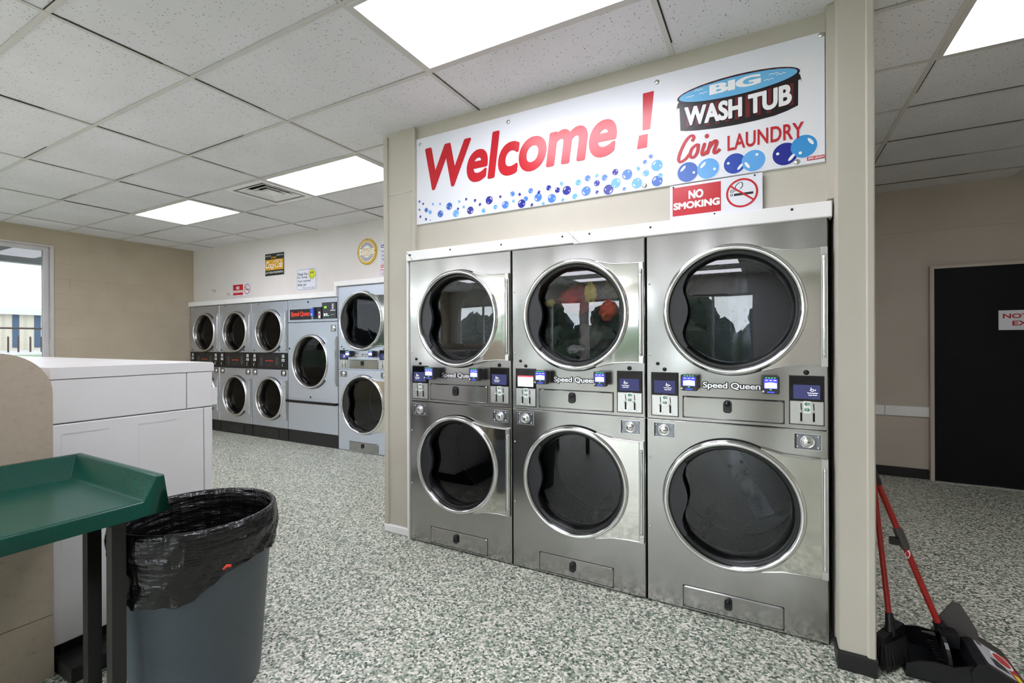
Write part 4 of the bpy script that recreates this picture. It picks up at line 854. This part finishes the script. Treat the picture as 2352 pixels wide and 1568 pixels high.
t = thing('notice_sign', 'white washer notice with navy and red boxes partly behind the pillar', 'sign', (-1.965, YB, 2.148)); W, H = 0.46, 0.41
MB().cbox(0, W, -0.006, 0, 0, H, 'signw', 0.0015).build('sign_panel', t)
m = MB(); rr_outline(m, 0.012, W - 0.012, 0.165, H - 0.012, 0.022, 0.004, -0.0066, 'navy'); m.flat([(0.03, 0.335), (0.15, 0.335), (0.15, 0.378), (0.03, 0.378)], -0.0066, 'navy')
m.text('For', 0.04, 0.085, 0.342, 0.37, -0.0072, 'pw', 0.02, 0.2); m.text('Do', 0.03, 0.076, 0.28, 0.318, -0.0068, 'navy', 0.02); m.text('Ov', 0.03, 0.078, 0.23, 0.266, -0.0068, 'navy', 0.02); m.text('The', 0.03, 0.096, 0.18, 0.216, -0.0068, 'navy', 0.02); m.build('upper_notice', t)
m = MB(); rr_outline(m, 0.012, W - 0.012, 0.012, 0.15, 0.022, 0.004, -0.0066, 'red'); m.flat([(0.03, 0.098), (0.15, 0.098), (0.15, 0.134), (0.03, 0.134)], -0.0066, 'red')
m.text('Fo', 0.04, 0.074, 0.104, 0.128, -0.0072, 'pw', 0.02, 0.2); m.text('No', 0.03, 0.072, 0.058, 0.088, -0.0068, 'red', 0.01); m.text('La', 0.05, 0.09, 0.022, 0.05, -0.0068, 'navy', 0.01); m.build('lower_notice', t)

t = thing('door_sign', 'white sign with red exit warning on the black corridor door', 'sign', (4.005, 3.40, 1.44))
MB().box(0, 0.36, -0.003, 0, 0, 0.178, 'signw').build('sign_panel', t)
m = MB(); m.text('NOT AN', 0.028, 0.332, 0.105, 0.148, -0.0038, 'redl', 0.03); m.text('EXIT', 0.09, 0.27, 0.04, 0.083, -0.0038, 'redl', 0.03); m.build('sign_lettering', t)

for i, (x, z) in enumerate(((-5.42, 2.16), (-5.04, 2.09))):
    o = MB().tube([(x, YB, z), (x, YB - 0.03, z), (x - 0.01, YB - 0.035, z + 0.012)], 0.006, 'cream', 8).lathe(x, z, [(0.0002, YB - 0.004), (0.018, YB - 0.003), (0.02, YB)], 'cream', 12).build('wall_hook')
    tag(o, ['small cream wall hook nearest the corner of the back wall', 'small cream wall hook touching the small red no smoking sign'][i], 'hook')
o = MB().cbox(0, 0.05, 0, 0.02, 0, 0.1, 'trim', 0.004).build('wall_outlet'); o.location = (2.555, 0.085, 0.58); o.rotation_euler = (0, 0, radians(90)); tag(o, 'white outlet box on the partition end above the broom', 'outlet')

# ================================================================ WASHERS AND BULKHEAD (left foreground)
def washer(label, x1):
    t = thing('washing_machine', label, 'washer', (x1, -1.066, 0), 0, 'white washers in a row'); W, D = 0.70, 0.645
    b = MB()
    def xpan(y0, y1, z0, z1, x=0.0, c=0.004, mat='white', d=0.03):   # side panel with chamfered rim on the +x face
        v = [(x - d, y0, z0), (x - d, y1, z0), (x - d, y1, z1), (x - d, y0, z1), (x - c, y0, z0), (x - c, y1, z0), (x - c, y1, z1), (x - c, y0, z1), (x, y0 + c, z0 + c), (x, y1 - c, z0 + c), (x, y1 - c, z1 - c), (x, y0 + c, z1 - c)]
        f = [(8, 9, 10, 11)] + [q for i in range(4) for q in ((i, (i + 1) % 4, (i + 1) % 4 + 4, i + 4), (i + 4, (i + 1) % 4 + 4, (i + 1) % 4 + 8, i + 8))]
        b.add(v, f, mat)
    xpan(-D, -0.126, 1.020, 1.204); xpan(-0.1235, 0.0, 1.020, 1.204); xpan(-D, -0.044, 0.10, 1.016); xpan(-0.0415, 0.0, 0.10, 1.016)
    b.box(-W, -0.03, -D, -0.001, 0.10, 1.203, 'white'); b.box(-0.031, -0.006, -D + 0.001, -0.002, 0.11, 1.2, 'grey')
    b.build('cabinet', t)
    e = MB()
    for (a0, a1) in ((-0.61, -0.448), (-0.337, -0.177)):
        for (y0, z0, y1, z1) in ((a0, 0.972, a1, 0.974), (a0, 0.5, a0 + 0.003, 0.972)): e.box(-0.0015, 0.0012, min(y0, y1), max(y0, y1), z0, z1, 'white')
        e.box(-0.001, 0.0006, a0, a1, 0.9745, 0.9765, 'frame')
    e.build('side_embossing', t)
    P = [(0.006, 1.206), (0.006, 1.244), (-0.002, 1.252), (-0.02, 1.254), (-D, 1.254), (-D, 1.206)]
    MB().prism(P, 'x', -W, 0.003, 'white').build('top_lid', t)
    MB().box(-0.12, -0.003, -0.001, 0.024, 1.026, 1.115, 'white').box(-W + 0.01, -0.13, -0.001, 0.012, 1.03, 1.19, 'grey').build('front_console', t)
    MB().lathe(-W / 2, 0.62, [(0.22, 0.0), (0.22, 0.04), (0.19, 0.05), (0.16, 0.03)], 'chrome', 40).build('door_ring', t)
    MB().ell(-W / 2, 0.62, 0.165, 0.165, 0.032, 'gloss', 32).build('door_glass', t)
    MB().box(-W, 0.0, -D + 0.03, -0.03, 0.06, 0.10, 'black').build('kick_base', t)
washer('white washing machine at the row end beside the trash can', -0.43)
washer('white washing machine second in the row, only its top showing', -1.14)
washer('white washing machine third in the row behind the second one', -1.85)
washer('white washing machine farthest along the row near the window', -2.56)
tag(MB().box(-3.3, -0.27, -1.70, -1.12, 0, 0.06, 'blackb').build('washer_plinth'), 'low black plinth on the floor under the white washers', 'plinth')
P = []
for i in range(13): a = radians(90 * i / 12); P.append((-1.875 + 0.164 * sin(a), 1.15 + 0.168 * cos(a)))
P += [(-1.711, 0.0), (-2.145, 0.0)] + [(-1.981 - 0.164 * cos(radians(90 * i / 12)), 1.15 + 0.168 * sin(radians(90 * i / 12))) for i in range(13)]
t = thing('bulkhead', 'beige speckled round-topped bulkhead end panel behind the green table', 'bulkhead', (-0.4, 0, 0))
MB().prism(P, 'x', -2.9, -0.012, 'stone', True).build('bulkhead_body', t)
Q = [p for p in P if p[1] > 0.2]
MB().prism([p for p in P[:13]] + [(-1.711, 0.252), (-2.145, 0.252)] + P[15:], 'x', -0.012, 0.0, 'stone').build('end_panel', t)
MB().box(-0.012, 0.0, -2.145, -1.711, 0.0, 0.249, 'stone').build('lower_panel', t)

# ================================================================ GREEN FOLDING TABLE
t = thing('folding_table', 'green fibreglass folding table with raised rims on dark legs', 'table', (0, -1.64, 0))
X0, X1, ye, yn = -0.356, 0.318, 0.004, -1.45     # ridge edge, front edge, near end, far end (relative)
zr_, zt_, zb_ = 0.900, 0.824, 0.775
b = MB()
def quad(*p): b.add(p, [tuple(range(len(p)))], 'tgreen')
rw, sl = 0.024, 0.068
A = [(X0, ye), (X0, yn)]
# section lines: outer, ridge-outer, ridge-inner, floor
yo, yi, yfz = ye, ye - rw, ye - sl
xo, xi, xf = X0, X0 + rw, X0 + 0.10
quad((xo, yn, zr_), (xi, yn, zr_), (xi, yi, zr_), (xo, yo, zr_)); quad((xo, yo, zr_), (xi, yi, zr_), (X1 - 0.012, yi, zr_ - 0.002), (X1 - 0.012, yo, zr_ - 0.002))
quad((xi, yn, zr_), (xf, yn, zt_), (xf, yfz, zt_), (xi, yi, zr_)); quad((xi, yi, zr_), (xf, yfz, zt_), (X1, yfz, zt_), (X1 - 0.012, yi, zr_ - 0.002))
quad((xf, yn, zt_), (X1, yn, zt_), (X1, yfz, zt_), (xf, yfz, zt_))
quad((X1 - 0.012, yo, zr_ - 0.002), (X1 - 0.012, yi, zr_ - 0.002), (X1, yfz, zt_), (X1 + 0.014, yfz, zb_), (X1 + 0.014, yo + 0.006, zb_))
quad((X1, yfz, zt_), (X1, yn, zt_), (X1 + 0.014, yn, zb_), (X1 + 0.014, yfz, zb_))
quad((xo, yo, zr_), (X1 - 0.012, yo, zr_ - 0.002), (X1 + 0.014, yo + 0.006, zb_), (xo - 0.01, yo + 0.006, zb_)); quad((xo, yn, zr_), (xo, yo, zr_), (xo - 0.01, yo + 0.006, zb_), (xo - 0.01, yn, zb_))
quad((xo - 0.01, yo + 0.006, zb_), (X1 + 0.014, yo + 0.006, zb_), (X1 + 0.014, yn, zb_), (xo - 0.01, yn, zb_))
quad((xo, yn, zr_), (xo - 0.01, yn, zb_), (X1 + 0.014, yn, zb_), (X1, yn, zt_), (xf, yn, zt_), (xi, yn, zr_))
o = b.build('table_tray', t)
import bmesh
bm = bmesh.new(); bm.from_mesh(o.data); bmesh.ops.remove_doubles(bm, verts=bm.verts, dist=0.0005); bmesh.ops.recalc_face_normals(bm, faces=bm.faces); bm.to_mesh(o.data); bm.free()
bv = o.modifiers.new('soft', 'BEVEL'); bv.width = 0.007; bv.segments = 3; bv.limit_method = 'ANGLE'; bv.angle_limit = radians(20)
for p in o.data.polygons: p.use_smooth = True
ws = o.modifiers.new('wn', 'WEIGHTED_NORMAL')
for (x, y) in ((0.225, -0.105), (0.03, -0.10), (0.225, -1.3), (-0.2, -1.3)):
    l = MB().box(x - 0.02, x + 0.02, y - 0.02, y + 0.02, 0.0, zb_ - 0.002, 'leg').box(x - 0.035, x + 0.025, y - 0.028, y + 0.022, zb_ - 0.03, zb_ - 0.002, 'leg').build('leg', t)

# ================================================================ TRASH CAN AND LINER
CX, CY = 0.164, -1.450
t = thing('trash_can', 'grey round plastic trash can lined with black bag beside green table', 'bin', (CX, CY, 0))
MB().lathe(0, 0, [(0.0005, 0.006), (0.200, 0.006), (0.212, 0.0), (0.216, 0.012), (0.264, 0.66), (0.272, 0.664), (0.272, 0.684), (0.266, 0.69), (0.259, 0.685), (0.255, 0.66), (0.208, 0.02), (0.0005, 0.014)], 'can', 72, 'z').build('can_body', t)
rg = random.Random(5)
def wob(a, s): return sum(A_ * sin(k * a + ph) for A_, k, ph in s)
s1 = [(0.010, 3, 1.0), (0.007, 7, 2.0), (0.004, 13, 0.3)]; s2 = [(0.028, 2, 0.7), (0.009, 5, 1.9), (0.005, 9, 4.0)]
n, v, rows = 120, [], 22
for j in range(rows):
    for i in range(n):
        a = 2 * pi * i / n
        if j < 8:      # inside
            q = j / 7; z = 0.25 + (0.688 - 0.25) * q; r = 0.208 + (0.257 - 0.208) * (z - 0.02) / 0.66 - 0.016 * (1 - q ** 4) + (0.006 * sin(17 * a + 9 * q) + 0.005 * sin(29 * a - 5 * q)) * (1 - q ** 3)
        elif j < 12:   # over the rim
            q = (j - 7) / 4; r = 0.257 + 0.020 * q; z = 0.688 + 0.008 * sin(pi * q) - 0.002 * q
        else:          # outside fold
            q = (j - 11) / (rows - 12); zb = 0.508 + wob(a, s2) - 0.045 * max(0, cos(a - radians(-60))) ** 2; z = 0.686 + (zb - 0.686) * q
            base = 0.216 + (0.264 - 0.216) * min(1, z / 0.66); r = base + 0.012 + 0.010 * sin(pi * min(1, q * 1.3)) + wob(a + 1.3 * q, s1) * 0.5 * (0.25 + q) + 0.0045 * sin(27 * a + 16 * q) * (0.3 + q) + 0.004 * sin(60 * q + 3 * sin(2 * a)) * q
            r = max(r, base + 0.004, 0.2775 if q < 0.12 else 0)
        v.append((r * cos(a), r * sin(a), z))
f = [(j * n + i, j * n + (i + 1) % n, (j + 1) * n + (i + 1) % n, (j + 1) * n + i) for j in range(rows - 1) for i in range(n)]
v.append((0, 0, 0.245)); f += [(len(v) - 1, (i + 1) % n, i) for i in range(n)]
MB().add(v, f, 'bag', True).build('bin_liner', t)
a = radians(-12)
lab(MB().tube([(0.268 * cos(a), 0.268 * sin(a), 0.535), (0.272 * cos(a + 0.04), 0.272 * sin(a + 0.04), 0.545), (0.27 * cos(a + 0.09), 0.27 * sin(a + 0.09), 0.538)], 0.006, 'orange', 6).build('drawstring', t), 'small red drawstring end')

# ================================================================ BROOM AND DUSTPAN (right)
t = thing('dustpan_broom', 'red handled broom with black angled bristles leaning behind the partition end', 'broom', (2.605, -0.02, 0))
MB().tube([(0, 0, 0.19), (-0.040, 0.085, 0.75), (-0.048, 0.12, 1.02)], 0.0105, 'hred', 12).build('handle', t)
MB().tube([(0.002, -0.003, 0.13), (0.001, -0.001, 0.17), (-0.001, 0.002, 0.215)], [0.022, 0.016, 0.014], 'black', 12).build('socket', t)
ux, uy = 0.62, 0.78
def bl(m, s0, s1, w0, w1, z0, z1, zs0, mat):
    v = []
    for (s, w_, z) in ((s0, w0, z0), (s1, w0, z0), (s1, -w0, z0), (s0, -w0, z0), (s0 * 0.9, w1, z1), (s1 * 0.9, w1, zs0), (s1 * 0.9, -w1, zs0), (s0 * 0.9, -w1, z1)): v.append((s * ux - w_ * uy, s * uy + w_ * ux, z))
    return m.add(v, [(0, 3, 2, 1), (4, 5, 6, 7), (0, 1, 5, 4), (1, 2, 6, 5), (2, 3, 7, 6), (3, 0, 4, 7)], mat)
bl(MB(), -0.075, 0.075, 0.024, 0.018, 0.10, 0.135, 0.165, 'black').build('head_block', t)
m = MB(); rg = random.Random(2)
for i in range(26):
    for j in range(5):
        s = -0.07 + 0.14 * i / 25; w_ = -0.022 + 0.044 * j / 4; sp = 1.18
        p0 = (s * ux - w_ * uy, s * uy + w_ * ux, 0.115); p1 = (s * sp * ux - w_ * 1.5 * uy + rg.uniform(-.004, .004), s * sp * uy + w_ * 1.5 * ux + rg.uniform(-.004, .004), 0.004 + 0.012 * rg.random())
        m.tube([p0, p1], [0.0042, 0.003], 'bristle', 5, False)
o = m.build('bristles', t); o['kind'] = 'stuff'

t = thing('lobby_dustpan', 'black upright dustpan with red handle and label on the corridor floor', 'dustpan', (2.812, 0.06, 0))
bt, tp = Vector((-0.012, 0.035, 0.13)), Vector((-0.248, 0.031, 0.783))
P = lambda q: tuple(bt + (tp - bt) * q)
MB().tube([P(0), P(0.93)], 0.0125, 'hred', 14).build('handle', t)
MB().tube([P(0.90), P(0.92), P(1.05), P(1.07)], [0.014, 0.0165, 0.0165, 0.010], 'black', 14).build('handle_grip', t)
cl = MB().tube([P(0.50), P(0.515), P(0.615), P(0.63)], [0.015, 0.0185, 0.0185, 0.015], 'plate', 14); q = P(0.56); cl.box(q[0] - 0.045, q[0] - 0.012, q[1] - 0.02, q[1] + 0.0, q[2] - 0.025, q[2] + 0.005, 'black'); cl.build('handle_clamp', t)
q = P(0.47); lab(MB().ball((q[0] - 0.002, q[1] - 0.006, q[2]), 0.0125, 'pw', 10, (0.8, 0.8, 1.7)).ball((q[0] - 0.003, q[1] - 0.0085, q[2]), 0.011, 'red', 10, (0.7, 0.8, 1.4)).build('handle_sticker', t), 'red and white oval sticker')
# pan: floor tray opening to -x, side walls that rise to an arch, hood at the back
b = MB()
yl, yh = -0.135, 0.135
b.box(-0.165, 0.17, yl, yh, 0.0, 0.006, 'pan')
W_ = [(-0.165, 0.006), (-0.165, 0.055), (-0.12, 0.075), (-0.07, 0.085), (-0.02, 0.08), (0.03, 0.10), (0.08, 0.115), (0.17, 0.04), (0.17, 0.006)]
b.prism(W_, 'y', yl - 0.004, yl + 0.004, 'pan'); b.prism(W_, 'y', yh - 0.004, yh + 0.004, 'pan')
for i in range(8):
    a0, a1 = -90 + 180 * i / 8, -90 + 180 * (i + 1) / 8
A0 = []
for i in range(13):
    a = pi * i / 12; A0.append((0.125 * cos(a), 0.07 + 0.075 * sin(a)))
pts = A0 + [(-0.125, 0.006), (0.125, 0.006)]
b.prism(pts, 'x', -0.03, -0.018, 'pan')
for i in range(7): b.box(-0.06 + 0.0 * i, -0.02, -0.10 + 0.022 * i, -0.092 + 0.022 * i, 0.075, 0.083, 'pan')
b.build('pan_tray', t)
hd = MB(); v = []
S_ = [(0.03, 0.085), (0.05, 0.122), (0.075, 0.128), (0.20, 0.058), (0.215, 0.04), (0.205, 0.006), (0.04, 0.006)]
hd.prism(S_, 'y', yl - 0.01, yh + 0.006, 'pan'); o = hd.build('pan_hood', t)
bv = o.modifiers.new('soft', 'BEVEL'); bv.width = 0.006; bv.segments = 2
nx, nz = 0.0698, 0.125; L = sqrt(nx * nx + nz * nz); nx, nz = 0.07 / 0.1433, 0.125 / 0.1433
def onhood(s, y, h=0.0012): return (0.075 + 0.125 * s + nx * h, y, 0.128 - 0.07 * s + nz * h)
l = MB()
def hq(s0, s1, y0, y1, m, h): l.add([onhood(s0, y0, h), onhood(s1, y0, h), onhood(s1, y1, h), onhood(s0, y1, h)], [(0, 1, 2, 3)], m)
hq(0.08, 0.92, -0.12, 0.06, 'lab', 0.001); hq(0.70, 0.92, -0.12, 0.06, 'red', 0.0016)
l.add([onhood(0.3, -0.10, 0.0018), onhood(0.66, -0.09, 0.0018), onhood(0.55, -0.03, 0.0018), onhood(0.3, -0.04, 0.0018)], [(0, 1, 2, 3)], 'dgreen')
hq(0.15, 0.28, 0.03, 0.05, 'grey', 0.0018); hq(0.74, 0.88, -0.115, -0.07, 'smile', 0.0022)
E = lambda rs, ry, m, h: l.add([onhood(0.66 + rs * cos(2 * pi * i / 24), 0.0 + ry * sin(2 * pi * i / 24), h) for i in range(24)], [tuple(range(24))], m)
E(0.24, 0.052, 'pw', 0.002); E(0.19, 0.04, 'red', 0.0025); l.build('pan_label', t); t.children[-1]['label'] = 'silver and red product label'
pl = MB(); pl.prism([(-0.075, 0.105), (-0.02, 0.112), (-0.018, 0.185), (0.025, 0.255), (0.05, 0.255), (0.10, 0.165), (0.108, 0.13), (0.045, 0.085), (-0.02, 0.10)], 'y', 0.048, 0.060, 'plate')
pl.tube([tuple(bt + (tp - bt) * -0.06), P(0.06)], 0.019, 'pan', 12); pl.box(-0.03, 0.03, -0.02, 0.06, 0.10, 0.15, 'pan'); pl.build('handle_bracket', t)

# ================================================================ OUTSIDE THE LEFT WINDOW
struct(MB().add([(XL - 0.2, -40, -0.15), (XL - 0.2, 40, -0.15), (-10, 44, 0.115), (-10, -44, 0.115)], [(0, 1, 2, 3)], 'conc').add([(-10, -44, 0.115), (-10, 44, 0.115), (-22, 60, 0.93), (-22, -60, 0.93)], [(0, 1, 2, 3)], 'grass').add([(-22, -60, 0.93), (-22, 60, 0.93), (-80, 90, 1.10), (-80, -90, 1.10)], [(0, 1, 2, 3)], 'conc').build('ground'))  # unseen concrete strip next to the wall added to bounce light onto the soffit
struct(MB().add([(-40, YFRONT - 0.2, -0.15), (-40, -60, -0.15), (40, -60, -0.15), (40, YFRONT - 0.2, -0.15)], [(0, 1, 2, 3)], 'conc').build('pavement'))
t = thing('storage_building', 'long white storage building with blue roller doors across the lawn', 'building', (-36, 8, 1.1))
MB().box(-6, 0, -26, 26, -0.2, 1.92, 'shed').build('building_wall', t)
m = MB().prism([(0.35, 1.9), (0.35, 2.3), (-3, 3.3), (-6.35, 2.3), (-6.35, 1.9)], 'y', -26.4, 26.4, 'shedr') if False else MB().add([(0.35, -26.4, 1.9), (0.35, 26.4, 1.9), (0.35, 26.4, 2.3), (0.35, -26.4, 2.3), (-3, -26.4, 2.75), (-3, 26.4, 2.75), (-6.35, -26.4, 2.3), (-6.35, 26.4, 2.3)], [(0, 1, 2, 3), (3, 2, 5, 4), (4, 5, 7, 6)], 'shedr')
m.build('building_roof', t)
for i in range(-8, 9): MB().box(-0.05, 0.03, -0.46 + i * 0.92 - 0.0, -0.46 + i * 0.92 + 0.28, 0.0, 1.9, 'shedd').build('roller_door', t)
for i, y in enumerate((5.3, 5.63, 6.03, 6.41)):
    tag(MB().tube([(-28, y, 0.93), (-28, y, 1.66)], 0.035, 'post', 8).build('bollard'), 'thin rusty bollard post standing before the storage building', 'bollard', 'bollards by the storage building')
t = thing('chain_fence', 'wire fence with a dark top rail across the lawn outside', 'fence', (-20, 3, 0.9))
MB().tube([(0, -14, 0.96), (0, 14, 0.96)], 0.03, 'post', 8).build('top_rail', t)
for y in (-9.5, -3.5, 2.5, 8.5): MB().tube([(0, y, -0.1), (0, y, 0.98)], 0.035, 'post', 8).build('fence_post', t)
t = thing('canopy', 'pale canopy roof with a grey beam outside the left window', 'canopy', (XL - 0.2, 0, 0))
MB().box(-1.45, 0.0, -6, 3, 2.80, 2.86, 'soffit').build('soffit', t); MB().box(-1.52, -1.36, -6, 3, 2.555, 2.80, 'beam').box(-1.56, -1.521, -6.1, 3.1, 2.60, 2.64, 'beam').build('beam', t)
MB().tube([(-1.44, -3.2, -0.15), (-1.44, -3.2, 2.6)], 0.06, 'beam', 12).build('post', t)

t = thing('hedge', 'tall dark green hedge across the street, seen mirrored in dryer glass', 'hedge', (0, -16, -0.15))
m = MB(); rh = random.Random(4)
for i in range(70):
    x = -24 + i * 0.65; n = 10; rr = rh.uniform(0.6, 0.95); zc = rh.uniform(0.8, 1.35); v = []
    for j in range(7):
        tt = pi * j / 6
        for q in range(n): a = 2 * pi * q / n; d_ = rr * (1 + 0.25 * rh.uniform(-1, 1)); v.append((x + d_ * sin(tt) * cos(a), d_ * sin(tt) * sin(a), max(0, zc + 1.15 * d_ * cos(tt))))
    m.add(v, [(j * n + q, (j + 1) * n + q, (j + 1) * n + (q + 1) % n, j * n + (q + 1) % n) for j in range(6) for q in range(n)], 'leaf')
    m.box(x - 0.4, x + 0.4, -0.35, 0.35, 0, 1.0, 'leaf')
m.build('foliage', t)

# trees across the street, seen mirrored in the dryer glass
rt = random.Random(21)
for i in range(12):
    x = -21 + i * 3.9 + rt.uniform(-0.3, 0.3); y = -22 + rt.uniform(-1, 1); h = rt.uniform(2.6, 3.8)
    t = thing('leafy_tree', 'dark green leafy tree outside the front windows, seen as a reflection', 'tree', (x, y, -0.15), 0, 'trees outside the front windows')
    MB().tube([(0, 0, 0), (0.05, 0, h * 0.6)], [0.16, 0.09], 'bark', 8).build('trunk', t)
    m = MB()
    for k in range(9):
        rr = rt.uniform(0.5, 0.95); c0 = (rt.uniform(-1.0, 1.0), rt.uniform(-0.8, 0.8), h * 0.62 + rt.uniform(-0.7, 0.9)); n = 14; v = []
        for j in range(8):
            tt = pi * j / 7
            for q in range(n): a = 2 * pi * q / n; d = rr * (1 + 0.22 * rt.uniform(-1, 1)); v.append((c0[0] + d * sin(tt) * cos(a), c0[1] + d * sin(tt) * sin(a), c0[2] + d * cos(tt)))
        m.add(v, [(j * n + q, (j + 1) * n + q, (j + 1) * n + (q + 1) % n, j * n + (q + 1) % n) for j in range(7) for q in range(n)], 'leaf', False)
    m.build('foliage', t)
